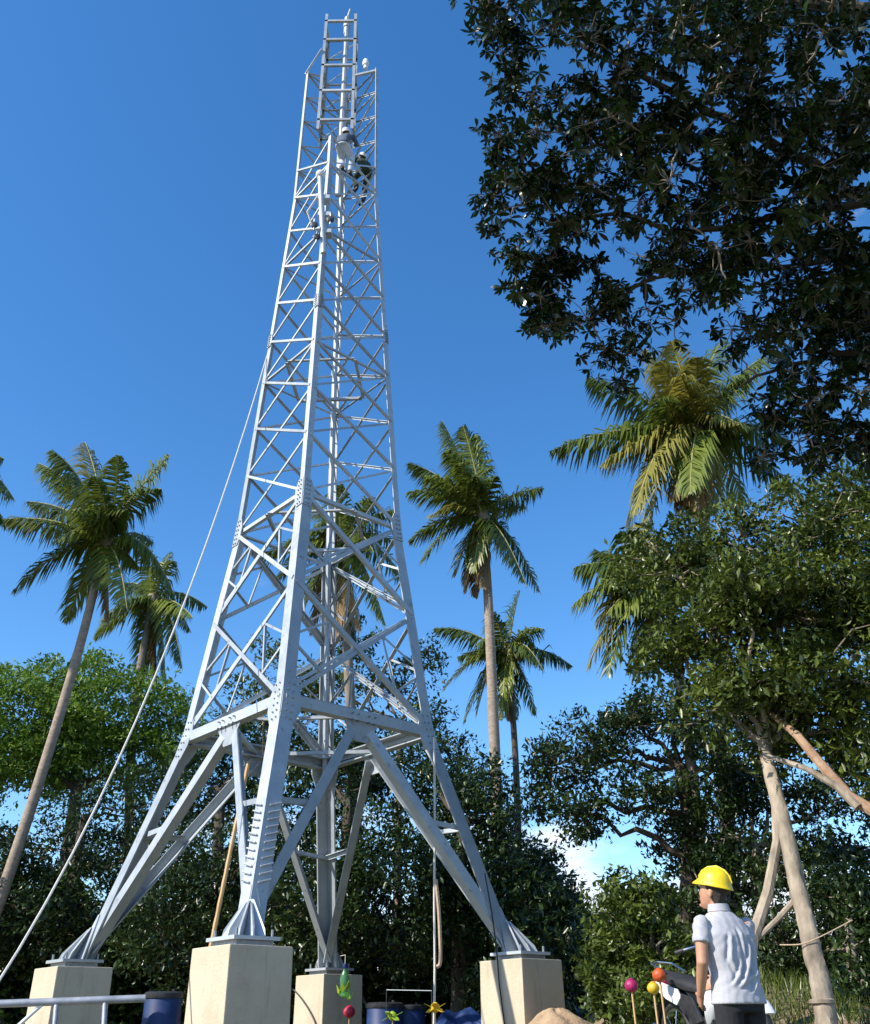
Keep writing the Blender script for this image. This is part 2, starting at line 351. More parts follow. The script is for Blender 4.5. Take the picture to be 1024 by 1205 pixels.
for a, b in FACES:
    n = face_n(a, b)
    # waist ring and the V braces under it
    A, B = node(a, 3.37), node(b, 3.37); mid = (A + B) / 2
    brace(A, B, n, .155, .02, .03, 1, 'ring_beam')
    MB().angle(A*.97 + B*.03 - n*.02 + EZ*.11, B*.97 + A*.03 - n*.02 + EZ*.11, -n, -EZ, .16, .02, .10).build('ring_beam', ST, tower)
    for k in (a, b):
        ft = node(k, .16) - (node(k, .16) - mid) * .0
        ft = ft + nrm(mid - ft) * .12; up = mid - EZ*.12 + nrm(node(k, 3.37) - mid) * .10
        brace(ft, up, n, .155, .020, -.03, 1 if k == a else -1, 'v_brace', 0)
        # short tie between leg and V brace half way up
        hA, hB = node(k, 1.85), None; tt = (1.85 - .16) / (3.37 - .28); hB = ft + (up - ft) * tt
        brace(hA, hB, n, .075, .012, -.05, 1, 'tie', .02)
        hA = node(k, 2.6); tt = (2.6 - .16) / (3.37 - .28); hB = ft + (up - ft) * (tt - .13)
    pl = MB().prism([(-.30, .12), (.30, .12), (.34, -.02), (.12, -.34), (-.12, -.34), (-.34, -.02)], .02, mid - EZ*.05 - n*.015, nrm(B - A), EZ).build('gusset_plate', ST, tower)
    bm_ = MB()
    for x in (-.22, -.1, .1, .22):
        for z in (.06, -.04):
            c = mid - EZ*.05 + nrm(B - A)*x + EZ*z; bm_.tube([c - n*.02, c + n*.075], .012, 6)
    tag(bm_.build('bolts', M['bolt'], pl), kind='stuff')
    # X panels
    for i in range(len(LEV) - 1):
        h0, h1 = LEV[i], LEV[i+1]
        if 'N' in (a, b) and h1 > 16.7: continue
        A0, B0, A1, B1 = node(a, h0), node(b, h0), node(a, h1), node(b, h1)
        big = i < 2; w, t = (.066, .011) if big else ((.043, .008) if h0 < 13 else (.036, .007))
        brace(A1, B0, n, w*1.12, t, .022, 1)
        brace(A0, B1, n, w, t, -.004, -1)
        if big:
            brace(A0 + EZ*.13, B1 + EZ*.03, n, w*.8, t, -.03, -1)
            # secondary bracing
            for (p0, p1, q0, q1) in ((A0, A1, B0, B1), (B0, B1, A0, A1)):
                m_ = (p0 + p1) / 2; d1 = p0 + (q1 - p0) * .27; d2 = p1 + (q0 - p1) * .27
                brace(m_, d1, n, .038, .007, .006, 1, 'strut', .02); brace(m_, d2, n, .038, .007, -.012, 1, 'strut', .02)
                brace(d1, d2, n, .038, .007, -.02, 1, 'strut', 0)
    for h in (7.16, 10.575, 13.65, 15.72):
        brace(node(a, h), node(b, h), n, (.07 if h < 8 else .042), .009, -.014, 1, 'ring_beam')
    for h in LEV[11:]:
        if 'N' not in (a, b): brace(node(a, h), node(b, h), n, .042, .007, -.01, 1, 'ring_beam')
for h in (3.37, 7.16, 10.575):                            # plan bracing inside the ring beams
    ms = [(node(a, h) + node(b, h)) / 2 for a, b in FACES]
    for i in range(4):
        A, B = ms[i], ms[(i+1) % 4]; MB().angle(A - EZ*.03, B - EZ*.03, EZ, np.cross(nrm(B - A), EZ), .06, .009).build('plan_brace', ST, tower)
# feet
for k in 'NRFL':
    c = node(k, 0); A = c.copy(); A[2] = PZ + .085
    foot = MB().box(A, (.62, .62, .04), RY).build('base_plate', ST, tower)
    for sx in (-1, 1):
        for sy in (-1, 1):
            q = A + EX*sx*.24 + EY*sy*.24
            MB().tube([q - EZ*.09, q + EZ*.10], .017, 8).build('anchor_bolt', M['bolt'], foot)
    MB().box(A - EZ*.055, (.50, .50, .065), RY).build('grout_pad', M['bolt'], foot)
    d = nrm(node(k, 1) - node(k, .1)); inn = nrm(-EX*SG[k][0] - EY*SG[k][1]); sd = np.cross(inn, EZ)
    for (dr, L, H, o) in ((inn, .26, .50, .0), (-inn, .26, .42, .0), (sd, .26, .44, .05), (-sd, .26, .44, .05), (nrm(-EX*SG[k][0]), .28, .62, .02), (nrm(-EY*SG[k][1]), .28, .62, .02), (nrm(EX*SG[k][0]), .22, .40, 0), (nrm(EY*SG[k][1]), .22, .40, 0)):
        lean = inn * .42 * H
        V0 = A + EZ*.02
        pts = [V0, V0 + dr*L, V0 + dr*(L*.94) + EZ*.09 + inn*.03, V0 + lean + dr*.05 + EZ*H, V0 + lean + EZ*H]
        w = nrm(np.cross(dr, EZ)) * .011; n5 = 5
        MB().raw([p - w for p in pts] + [p + w for p in pts], [(4,3,2,1,0), (5,6,7,8,9)] + [(i, (i+1) % 5, 5 + (i+1) % 5, 5 + i) for i in range(5)]).build('stiffener', ST, foot)
# step bolts up the leg that faces the bamboo pole, and a cable pipe with rungs on the far leg
for i in range(9):
    for nn, uu in ((EY, EX), (-EX, EY)):
        pass
lo = node('N', .75); hi = node('N', 1.75)
for i in range(11):
    q = lo + (hi - lo) * i / 10
    MB().tube([q - EY*.02 - EX*.06, q - EY*.02 - EX*.24 + EZ*.05], .012, 6).build('step_bolt', ST, tower)
    MB().tube([q + EX*.02 + EY*.06, q + EX*.02 + EY*.24 + EZ*.05], .012, 6).build('step_bolt', ST, tower)
def inner(h, off): 
    p = node('F', h); return p + nrm(EX - EY) * off
MB().tube([inner(h, .26) for h in (3.0, 7.16, 11.6, 15.6, 20.0)], .05, 8).build('cable_pipe', ST, tower)
for i in range(30):
    h = 3.2 + i * .56; MB().tube([inner(h, .05), inner(h, .30)], .012, 6).build('rung', ST, tower)
# narrow head mast between the top nodes
HX, HY = np.array([1.0, 0, 0]), np.array([0, 1.0, 0])
mast = []
MC = np.array([-.10, .25, 0]); z0, z1 = PZ + 18.2, PZ + 22.25
def mpt(sx, sy, z): return MC + HX*sx*(.41 + .03*(PZ + 22 - z)/4) + HY*sy*.30 + EZ*z
for sx in (-1, 1):
    for sy in (-1, 1):
        MB().angle(mpt(sx, sy, z0 - .3), mpt(sx, sy, z1 - (.25 if sy > 0 else 0)), -HX*sx, -HY*sy, .07, .01).build('mast_post', ST, tower)
for z in (z0, z0 + 1.05, z0 + 2.0, z0 + 3.0, z0 + 3.75):
    for sy in (-1, 1): MB().angle(mpt(-1, sy, z), mpt(1, sy, z), EZ, HY*(-sy), .06, .008).build('mast_rail', ST, tower)
    for sx in (-1, 1): MB().angle(mpt(sx, -1, z), mpt(sx, 1, z), EZ, HX*(-sx), .06, .008).build('mast_rail', ST, tower)
for i, z in enumerate((z0, z0 + 1.05, z0 + 2.0, z0 + 3.0)):
    z2 = z + (.95 if i < 3 else .75)
    for sx in (-1, 1): MB().tube([mpt(sx, -1, z), mpt(sx, 1, z2)], .018, 6).build('mast_brace', ST, tower)
    MB().tube([mpt(-1, 1, z), mpt(1, 1, z2)], .018, 6).build('mast_brace', ST, tower)
MB().tube([MC + EZ*(z0 - 2.2) + HX*.12, MC + EZ*(z1 - .1) + HX*.12], .075, 10).build('centre_pole', ST, tower)
MB().tube([MC + EZ*(z1 - .15) + HX*.12, MC + EZ*(z1 + .25) + HX*.12, MC + EZ*(z1 + .32) + HX*.14, MC + EZ*(z1 + .62) + HX*.19], [.10, .07, .035, .03], 8).build('lightning_rod', ST, tower)
for k, tgt in (('L', mpt(-1, -1, z0 + 2.6)), ('L', mpt(-1, 1, z0 + 2.3)), ('R', mpt(1, -1, z0 + 1.6)), ('F', mpt(1, 1, z0 + 2.0))):
    A = node(k, 20.0); B = tgt; B = A + (B - A) * (1 if k != 'R' else .98)
    MB().angle(A, B, EZ, nrm(np.cross(B - A, EZ)), .06, .009).build('head_strut', ST, tower)
q = node('R', 20.0) * .45 + mpt(1, -1, z0 + 1.9) * .55
bcn = MB().lathe([(.05, 0), (.05, .1), (.075, .12), (.085, .22), (.06, .32), (.02, .36)], 12, q).build('beacon', M['white_paint'], tower, smooth=True)

# pedestals
pl = {'N': 'cream concrete pedestal with the bamboo pole propped behind it',
      'L': 'cream concrete pedestal beside the grey pipe trestle',
      'R': 'cream concrete pedestal with black cable down its face beside the soil heap',
      'F': 'cream concrete pedestal with a green bottle hanging in front'}
PEDC = {}
for k in 'NRFL':
    c = T0 + np.array([*rz2(np.array(SG[k]) * SPAN), 0]); PEDC[k] = c
    V = []; s0, s1 = PED + .012, PED
    for (s, z) in ((s0, -.02), (s1, PZ)):
        for x, y in ((-1,-1),(1,-1),(1,1),(-1,1)): V.append(EX*x*s + EY*y*s + EZ*z)
    mb = MB().raw(V, [(3,2,1,0),(4,5,6,7),(0,1,5,4),(1,2,6,5),(2,3,7,6),(3,0,4,7)])
    o = mb.build('concrete_pedestal', M['concrete'], smooth=False, bevel=.014, loc=c)
    tag(o, pl[k], 'pedestal', 'pedestals under the tower legs')

# ------------------------------------------------------------------ vegetation
def rand_dirs(n, rng): 
    v = rng.normal(size=(n, 3)); return v / np.linalg.norm(v, axis=1, keepdims=True)
def leaf_cloud(C, size, rng, aspect=.45, out=None, droop=.35, tint=None):
    """one folded four-point leaf at every centre"""
    n = len(C); d = rand_dirs(n, rng)
    if out is not None: d = d * .8 + out * .6
    d[:, 2] -= droop; d /= np.linalg.norm(d, axis=1, keepdims=True)
    s = np.cross(d, rand_dirs(n, rng)*.75 + np.array([0, 0, 1.0])); s /= np.linalg.norm(s, axis=1, keepdims=True) + 1e-9
    nn = np.cross(d, s); L = size * rng.uniform(.45, 1.5, (n, 1)); w = L * aspect * .5
    base = C - d*L*.5; tip = C + d*L*.5 - nn*L*.08
    l = C + s*w + nn*w*.35 - d*L*.05; r = C - s*w + nn*w*.35 - d*L*.05
    V = np.stack([base, l, tip, r], 1).reshape(-1, 3)
    i = np.arange(n)[:, None] * 4; F = np.concatenate([i + [0, 1, 2], i + [0, 2, 3]], 1).reshape(-1, 3)
    t = np.repeat(np.clip(rng.normal(.45, .25, n) if tint is None else tint + rng.normal(0, .18, n), 0, 1), 4)
    return V, F, t
def branch_path(A, B, rng, wob=.08, n=6, sag=0.):
    A, B = np.asarray(A, float), np.asarray(B, float); L = np.linalg.norm(B - A); pts = []
    for i in range(n + 1):
        t = i / n; p = A + (B - A) * t + np.array([0, 0, sag * L * 4 * t * (1 - t)])
        if 0 < i < n: p = p + rng.normal(0, wob * L / n * 1.6, 3)
        pts.append(p)
    return pts
def tree(name, label, trunk, r0, r1, lobes, leaf, n_leaf, mat, bark, seed, cat='tree', group=None, limbs=True, aspect=.45, csize=.42, hollow=.55, twigs=60, trunks=None, limb_from=None, fork=None):
    """trunk: [(px,py,Y)...] from the ground up; lobes: [(px,py,Y,rx_px,ry_px,rdepth_m)]"""
    rng = np.random.default_rng(seed)
    tp = [P(*q) for q in trunk]; base = np.array([tp[0][0], tp[0][1], min(0., tp[0][2])]);
    base[2] = tp[0][2]
    root = empty(name, base, label, cat, group)
    m = len(tp); rad = [r0 + (r1 - r0) * i / (m - 1) for i in range(m)]
    dense = []; dr = []
    for i in range(m - 1):
        for j in range(4):
            t = j / 4; dense.append(tp[i] + (tp[i+1] - tp[i]) * t + (rng.normal(0, rad[i]*.045, 3) if (i or j) else 0)); dr.append((rad[i] + (rad[i+1] - rad[i]) * t) * rng.uniform(.97, 1.04))
    dense.append(tp[-1]); dr.append(rad[-1]); dr[0] *= 1.25
    dp, dq = [], []
    for i in range(len(dense) - 1):
        for t in (0, .33, .66): dp.append(dense[i] + (dense[i+1] - dense[i])*t - base); dq.append(dr[i] + (dr[i+1] - dr[i])*t)
    dp.append(dense[-1] - base); dq.append(dr[-1]); tm = MB().tube(dp, dq, 16)
    V = np.array(tm.v); ax = np.repeat(np.array(dp), 16, 0); az_ = np.tile(np.arange(16), len(dp)); hh_ = np.repeat(np.arange(len(dp)), 16)
    V = ax + (V - ax)*(1 + .07*np.sin(az_*2*math.pi/16*3 + hh_*.2 + seed) + .03*np.sin(hh_*1.3 + az_*1.1) + rng.normal(0, .035, len(V)))[:, None]; tm.v = [tuple(p) for p in V]
    tm.build('trunk', bark, root, smooth=True)
    ctr = []; tot = sum(l[3] * l[4] for l in lobes); Vs, Fs, Ts, off = [], [], [], 0; tw = MB(); anyt = False
    for li, (px, py, Y, rx, ry, rd) in enumerate(lobes):
        c = P(px, py, Y); k = mpp(c); R = np.array([rx*k, rd, ry*k])
        if limbs:
            j = int(np.argmin([np.linalg.norm(d - c) + (0 if d[2] < c[2] else 3) for d in dense])); j = max(j, len(dense)//3)
            bp = branch_path(dense[j], c, rng, .12, 6, .04); rr = max(dr[j]*.55, .02)
            MB().tube([p - base for p in bp], list(np.linspace(rr, rr*.3, 7)), 7).build('limb', bark, root, smooth=True)
        nl = int(n_leaf * rx * ry / tot); nc = max(6, int(nl / 62))
        d = rand_dirs(nc, rng); rr_ = rng.uniform(hollow, 1.0, (nc, 1)) ** .8; bumps = 1 + .28*np.sin(d[:, :1]*5 + seed) * np.cos(d[:, 2:]*6 + li)
        cc = c + d * rr_ * R * bumps
        ntw = int(twigs * rx * ry / tot)
        for q in range(min(ntw, nc)):
            tw.tube([p - base for p in branch_path(c + (cc[q] - c) * .25, cc[q], rng, .16, 3)], [.018, .013, .009, .005], 4, False); anyt = True
        idx = rng.integers(0, nc, nl); spread = csize * rng.uniform(.55, 1.35, nc)[idx][:, None]
        pos = cc[idx] + rand_dirs(nl, rng) * rng.uniform(0, 1, (nl, 1))**.5 * spread * np.array([1.15, 1.15, .75])
        pos = pos[pos[:, 2] > .02]
        ct = rng.normal(.45, .2, nc)[idx][:len(pos)]
        V, F, t = leaf_cloud(pos - base, leaf, rng, aspect, None, .35, ct)
        Vs.append(V); Fs.append(F + off); Ts.append(t); off += len(V)
    cr = mkobj('crown', np_mesh('crown', np.concatenate(Vs), np.concatenate(Fs), np.concatenate(Ts)), mat, root); cr['kind'] = 'stuff'
    if anyt: tag(tw.build('twigs', bark, root), kind='stuff')
    return root, base

def frond_mesh(A, C, B, rng, base, width=.55, droop=.5, wind=(-.25, 0, 0), n=46, wl=.045):
    """palm frond along the quadratic curve A-C-B; leaflets on both sides of the stem"""
    A, C, B = [np.asarray(q, float) for q in (A, C, B)]; Vs = []; Ts = []; Fs = []
    t = np.linspace(0, 1, 15)[:, None]; pts = (1-t)**2*A + 2*t*(1-t)*C + t**2*B
    L = np.linalg.norm(np.diff(pts, axis=0), axis=1).sum()
    tt = np.linspace(.10, .995, n); tt = np.concatenate([tt, tt]); sd = np.concatenate([np.ones(n), -np.ones(n)])
    u = tt[:, None]; p = (1-u)**2*A + 2*u*(1-u)*C + u**2*B; tg = 2*(1-u)*(C-A) + 2*u*(B-C); tg /= np.linalg.norm(tg, axis=1, keepdims=True)
    s = np.cross(tg, np.array([0, 0, 1.0])); s /= np.linalg.norm(s, axis=1, keepdims=True) + 1e-6
    ln = width * (np.sin(np.pi * np.clip(tt*.92 + .10, 0, 1))**.55)[:, None] * rng.uniform(.8, 1.15, (2*n, 1))
    fw = .45 + .65 * tt[:, None]**2
    d = s*sd[:, None] + tg*fw + np.array([0, 0, -.30]) * droop + np.array(wind) + rng.normal(0, .20, (2*n, 3)); d /= np.linalg.norm(d, axis=1, keepdims=True)
    d2 = d + np.array([0, 0, -1.0]) * droop + np.array(wind)*.8; d2 /= np.linalg.norm(d2, axis=1, keepdims=True)
    p1 = p + d*ln*.5; p2 = p1 + d2*ln*.55
    w = np.cross(d, np.cross(s, tg)); w = np.cross(d, s*.3 + np.array([0, 0, 1.0])); w = tg - d*(tg*d).sum(1, keepdims=True); w /= np.linalg.norm(w, axis=1, keepdims=True) + 1e-6
    w = w * wl * .5
    V = np.stack([p - w*.6, p + w*.6, p1 - w, p1 + w, p2], 1).reshape(-1, 3) - base
    i = np.arange(2*n)[:, None] * 5
    F = np.concatenate([i + [0, 1, 3], i + [0, 3, 2], i + [2, 3, 4]], 1).reshape(-1, 3)
    return V, F, np.repeat(np.clip(rng.normal(.45, .2) + rng.normal(0, .16, 2*n), 0, 1), 5), pts - base, L
def palm(label, crown, trunk, r0, r1, tips, seed, n_fill=10, fill_r=95, dead=(), mats=None, width=.55, wind=(-.25, 0, 0), nuts=6, bark='palm_trunk', ymat=()):
    """crown: (px,py,Y); trunk: pixels from the ground up; tips: [(px,py,dY,lift_px)]"""
    rng = np.random.default_rng(seed); Yc = crown[2]; c = P(*crown); k = mpp(c)
    tp = [P(*q) for q in trunk] + [c]; base = tp[0].copy(); root = empty('palm_tree', base, label, 'palm tree', 'coconut palms')
    D = []; R = []
    for i in range(len(tp) - 1):
        for j in range(6):
            t = j/6; D.append(tp[i] + (tp[i+1] - tp[i])*t - base)
    D.append(c - base); D = np.array(D)
    for _ in range(6): D[1:-1] = (D[:-2] + 2*D[1:-1] + D[2:]) / 4
    n = len(D); R = [r0 + (r1 - r0) * (i/(n-1))**.7 for i in range(n)]; R[0] *= 1.3; R[-1] *= 1.5; R[-2] *= 1.25
    MB().tube(D, R, 10).build('trunk', M[bark], root, smooth=True)
    mt = mats or 'frond'
    fl = [(x, y, dy, lf, mt, 1.) for (x, y, dy, lf) in tips]
    fl = [(x, y, dy, lf, 'frond_yellow' if i in ymat else m_, q) for i, (x, y, dy, lf, m_, q) in enumerate(fl)]
    fl += [(x, y, dy, lf, 'frond_dry', .8) for (x, y, dy, lf) in dead]
    for i in range(n_fill):
        q = 2*math.pi*(i + rng.uniform(-.3, .3))/n_fill; rr = fill_r * rng.uniform(.6, 1.0)
        fl.append((crown[0] + rr*math.cos(q) - 10, crown[1] - rr*.8*math.sin(q) + 8, rng.uniform(-1, 1) * fill_r*k*.9, rng.uniform(15, 40), mt, 1.))
    for (x, y, dy, lf, m_, sc) in fl:
        B = P(x, y, Yc + dy); A = c + rng.normal(0, .07, 3); C = (A*.55 + B*.45) + np.array([0, 0, lf*k])
        L = np.linalg.norm(B - A)
        V, F, t, pts, L = frond_mesh(A, C, B, rng, base, width*1.5*sc*min(1.1, .55 + L*.18), rng.uniform(.9, 1.9) if m_ != 'frond_dry' else 2.2, np.array(wind)*rng.uniform(.8, 2.2), int(np.clip(L*31, 42, 100)), .050)
        o = mkobj('frond', np_mesh('frond', V, F, t), M[m_], root)
        MB().tube(pts, list(np.linspace(.038, .008, len(pts))), 5).build('frond_stem', M['rachis'] if m_ != 'frond_dry' else M['trunk_grey'], o)
    for i in range(nuts):
        q = 2*math.pi*i/max(nuts, 1); MB().ball(c - base + np.array([.22*math.cos(q), .22*math.sin(q), -.22 - .10*(i % 2)]), (.11, .11, .14), 10).build('coconut', M['coconut'], root, smooth=True)
    hk = MB().lathe([(r1*1.3, -.55), (r1*1.9, -.25), (r1*2.2, 0), (r1*1.5, .25), (.04, .45)], 10, c - base).build('leaf_sheath', M['trunk_grey'], root, smooth=True)
    return root

palm('leaning palm with a bent bare trunk beside the guy rope', (124, 640, 21), [(-75, 1240, 21), (-8, 1085, 21), (45, 925, 21), (95, 760, 21)], .15, .095,
     [(45,545,.3,40), (60,530,-.6,46), (0,612,.4,30), (12,700,-.4,50), (75,735,.6,30), (100,520,.8,30), (200,535,.4,22), (190,575,-.8,36), (205,700,.3,60), (150,720,-.7,40), (140,535,-1.0,20), (30,590,1.2,30), (110,560,-1.4,30), (180,640,1.3,34), (85,600,-1.6,36), (60,640,-1.2,40), (150,600,-1.0,30)],
     11, 3, 70, [(128,735,.2,15)], wind=(-.22,0,-.05), ymat=(5,))
palm('short palm with a drooping crown above the bright green tree', (180, 708, 29), [(150, 1240, 29), (152, 900, 29), (162, 800, 29)], .16, .12,
     [(110,755,.4,30), (120,735,-.5,30), (245,715,.3,22), (215,790,-.6,40), (165,810,.5,26), (200,650,.4,16), (170,645,-.8,20), (195,810,.2,30), (140,690,1.0,24), (225,745,1.0,30), (205,660,-1.2,30)], 12, 4, 60, [(185,815,.3,10)], nuts=4, bark='trunk_grey')
palm('tall palm with hanging yellowed fronds and a pale slender trunk', (568, 612, 24), [(600, 1240, 24), (584, 930, 24), (579, 800, 24), (574, 690, 24)], .17, .12,
     [(520,495,.3,26), (545,500,-.6,22), (480,545,.4,28), (478,580,-.5,26), (480,640,.5,34), (640,575,.2,16), (637,700,.3,60), (620,690,-.8,50), (495,665,-.8,36), (560,510,.9,20), (585,560,-1.1,22), (525,530,-1.2,36), (500,560,-1.0,30), (505,610,-1.2,30), (600,590,1.1,26), (540,545,-1.5,30), (560,560,-1.4,30), (535,680,-.3,24), (545,690,.2,14)],
     13, 3, 70, [(548,700,-.3,10), (560,705,.3,8), (572,695,-.4,8)], wind=(-.28,0,.05), nuts=8, ymat=(17,18,13))
palm('palm with a thin dark trunk growing close behind the pale trunked one', (598, 768, 29), [(612, 1240, 29), (611, 1040, 29), (608, 900, 29)], .13, .09,
     [(510,740,.4,26), (520,815,-.5,40), (675,785,.3,30), (612,695,.2,12), (560,845,.3,40), (545,855,-.4,40), (632,845,.5,46), (640,740,-.6,22), (580,720,-.8,22), (560,760,-1.0,30), (640,790,-.9,34), (590,850,-.6,34), (610,850,.4,34)], 14, 4, 60, [(600,850,.2,8)], nuts=5, bark='trunk_dark')
palm('palm with sunlit fronds and a skirt of dead leaves above the large spreading tree', (818, 508, 17), [(880, 1240, 17), (850, 900, 17), (838, 700, 17), (826, 590, 17)], .13, .11,
     [(645,532,.3,34), (705,550,-.3,30), (690,445,.2,20), (735,640,.3,80), (760,630,-.5,70), (745,610,-.9,70), (760,410,.4,16), (790,400,-.7,14), (880,440,-.3,26), (900,420,.5,30), (930,520,.4,40), (940,580,.2,60), (850,400,.7,20), (775,425,-1.0,20), (820,420,-1.2,24), (800,440,-1.4,30), (770,470,-1.2,30), (870,500,-.9,40), (840,610,-.6,50), (880,600,.3,60)],
     15, 4, 85, [(800,605,-.5,14), (815,610,-.6,10), (830,612,-.4,10), (822,600,-.8,8), (808,596,-.7,8), (790,590,-.8,14)], wind=(-.12,0,0), nuts=8, width=.62, ymat=(17,15,14,4,3,5,6,7,13,1,18))
palm('low palm with broad hanging fronds half hidden in the large spreading tree', (785, 690, 16), [(850, 1240, 16), (820, 950, 16), (800, 800, 16)], .10, .09,
     [(676,668,.2,34), (672,715,-.3,40), (700,740,.4,60), (690,790,-.2,70), (715,800,-.5,70), (700,650,.5,30), (730,625,-.4,24), (755,615,.4,16), (750,805,-.3,60), (760,800,.3,60), (720,690,-.8,36), (735,730,-.9,46), (840,640,.4,30)], 16, 3, 75, [], wind=(-.15,0,0), nuts=3, width=.62, ymat=(3,7,8,2))
palm('palm with brown hanging dead fronds seen through the tower braces', (402, 640, 25), [(430, 1240, 25), (418, 950, 25), (410, 780, 25)], .17, .13,
     [(320,690,.3,40), (335,640,-.4,30), (300,660,.4,26), (360,580,.5,22), (440,585,-.5,20), (470,600,.2,24), (480,690,.4,50), (455,740,-.4,50), (350,740,-.3,46), (420,760,.2,30), (400,570,-.9,20), (370,620,-1.0,30), (440,650,-.9,36), (465,640,.9,30)], 17, 4, 75, [(395,760,-.3,10), (410,770,.3,8), (380,755,.2,12), (425,745,-.4,12), (365,750,.3,16)], nuts=5, bark='trunk_grey')
palm('palm whose frond tips hang past the leaning palm', (-62, 545, 19), [(-150, 1240, 19), (-110, 900, 19)], .19, .13,
     [(5,540,.2,24), (18,590,-.3,40), (8,625,.4,46), (-120,480,.3,30), (-140,560,-.4,36), (-60,450,.2,16), (-100,640,.4,50), (-20,660,-.5,50)], 18, 8, 80, [])

tree('leafy_tree', 'bright yellow green leafy tree behind the leaning palm trunk', [(60,1240,27), (75,1040,27), (90,930,27)], .28, .16,
     [(40,850,27,75,60,2.2), (120,835,27.5,85,50,2.2), (185,840,28,50,45,1.8), (0,880,26.5,50,50,1.8), (85,800,28,60,30,1.5), (-60,850,27,80,70,2), (150,900,28,80,45,2), (20,905,27,70,40,1.8), (90,880,27.5,80,40,1.8), (215,880,27.5,40,40,1.4)], .15, 44000, M['leaf_bright'], M['trunk_dark'], 21, csize=.5, hollow=.6)
dl = 'trees in the dark thicket behind the tower'
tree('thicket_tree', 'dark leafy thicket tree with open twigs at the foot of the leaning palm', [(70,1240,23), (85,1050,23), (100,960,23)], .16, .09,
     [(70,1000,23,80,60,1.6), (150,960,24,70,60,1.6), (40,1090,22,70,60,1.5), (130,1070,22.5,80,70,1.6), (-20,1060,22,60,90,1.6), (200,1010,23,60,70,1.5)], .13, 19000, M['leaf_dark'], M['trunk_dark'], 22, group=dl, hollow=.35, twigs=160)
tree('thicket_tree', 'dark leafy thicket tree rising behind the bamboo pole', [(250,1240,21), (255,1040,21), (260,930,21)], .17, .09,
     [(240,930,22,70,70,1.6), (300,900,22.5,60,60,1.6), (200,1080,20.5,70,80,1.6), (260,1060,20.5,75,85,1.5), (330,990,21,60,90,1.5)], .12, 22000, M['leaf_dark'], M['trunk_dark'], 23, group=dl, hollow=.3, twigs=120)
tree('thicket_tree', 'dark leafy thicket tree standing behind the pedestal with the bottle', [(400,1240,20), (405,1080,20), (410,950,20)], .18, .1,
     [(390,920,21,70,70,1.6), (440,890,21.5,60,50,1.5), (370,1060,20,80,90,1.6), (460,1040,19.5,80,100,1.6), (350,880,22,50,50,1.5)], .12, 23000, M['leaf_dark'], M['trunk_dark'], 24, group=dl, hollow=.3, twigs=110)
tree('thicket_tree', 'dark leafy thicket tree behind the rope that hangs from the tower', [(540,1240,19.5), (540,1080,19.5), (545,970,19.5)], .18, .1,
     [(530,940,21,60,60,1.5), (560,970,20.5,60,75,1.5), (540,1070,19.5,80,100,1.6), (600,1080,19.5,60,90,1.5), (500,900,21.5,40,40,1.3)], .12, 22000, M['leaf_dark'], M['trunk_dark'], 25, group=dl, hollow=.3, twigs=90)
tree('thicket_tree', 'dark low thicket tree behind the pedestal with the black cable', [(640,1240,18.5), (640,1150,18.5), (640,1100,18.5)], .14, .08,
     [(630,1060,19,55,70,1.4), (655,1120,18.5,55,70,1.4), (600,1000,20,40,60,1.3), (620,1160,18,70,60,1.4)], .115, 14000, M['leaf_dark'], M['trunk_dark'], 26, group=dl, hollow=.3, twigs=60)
tree('spindly_tree', 'spindly tree with sparse upper sprays seen through the lower tower panels', [(470,1240,27), (468,1000,27), (470,850,27)], .14, .07,
     [(440,800,27,60,40,1.5), (500,775,27,36,28,1.1), (360,810,27,60,45,1.5), (300,830,27,50,40,1.4), (420,760,27.5,40,30,1.2), (480,840,26.5,50,36,1.3), (330,780,27,30,26,1.1)], .14, 7000, M['leaf_mid'], M['trunk_grey'], 27, hollow=.3, twigs=140)
tree('round_bush', 'round sunlit green bush behind the coloured balls', [(742,1240,12.5), (742,1170,12.5), (745,1120,12.5)], .10, .05,
     [(745,1085,12.5,48,52,.75), (770,1130,12.3,45,55,.7), (728,1150,12.4,36,50,.7), (760,1070,12.8,35,35,.6), (760,1180,12.1,60,40,.8)], .085, 15000, M['leaf_mid'], M['trunk_grey'], 28, 'bush', hollow=.55, twigs=60, csize=.22)
tree('open_branched_tree', 'open tree with bare dark branches and small leaf clumps', [(800,1240,16), (806,1100,16), (815,980,16), (800,900,16)], .17, .10,
     [(655,900,16,42,50,.9), (700,880,16.3,42,42,.9), (740,850,16,40,36,.9), (790,850,15.7,60,45,1.1), (690,960,15.8,45,32,.8), (850,900,15.5,60,60,1.1), (760,930,15.6,45,40,.9), (800,985,16.4,40,50,.9), (645,950,16.2,26,26,.7)], .10, 15000, M['leaf_dark'], M['trunk_dark'], 29, hollow=.3, twigs=330, csize=.30)
big = tree('spreading_tree', 'large spreading tree with a pale leaning trunk beside the worker', [(975,1225,10.5), (966,1165,10.6), (952,1095,10.8), (934,1020,11), (915,940,11.3), (900,880,11.5)], .105, .075,
     [(795,675,12.3,75,60,1.1), (880,640,12.3,85,60,1.1), (960,620,12,70,60,1.1), (1010,580,12,50,50,1), (840,750,11.8,80,65,1.1), (920,720,11.6,90,70,1.1), (1000,700,11.4,80,80,1.1), (870,820,11.6,80,60,1.), (960,800,11.2,90,70,1.1), (780,760,12.2,40,50,.8), (1020,860,11.2,60,70,1), (930,870,11.7,60,40,.9), (1080,700,11.5,80,150,1.2), (880,690,10.9,60,50,.8)], .100, 48000, M['leaf_mid'], M['trunk_pale'], 30, hollow=.25, twigs=420, csize=.28)
b0 = big[1]
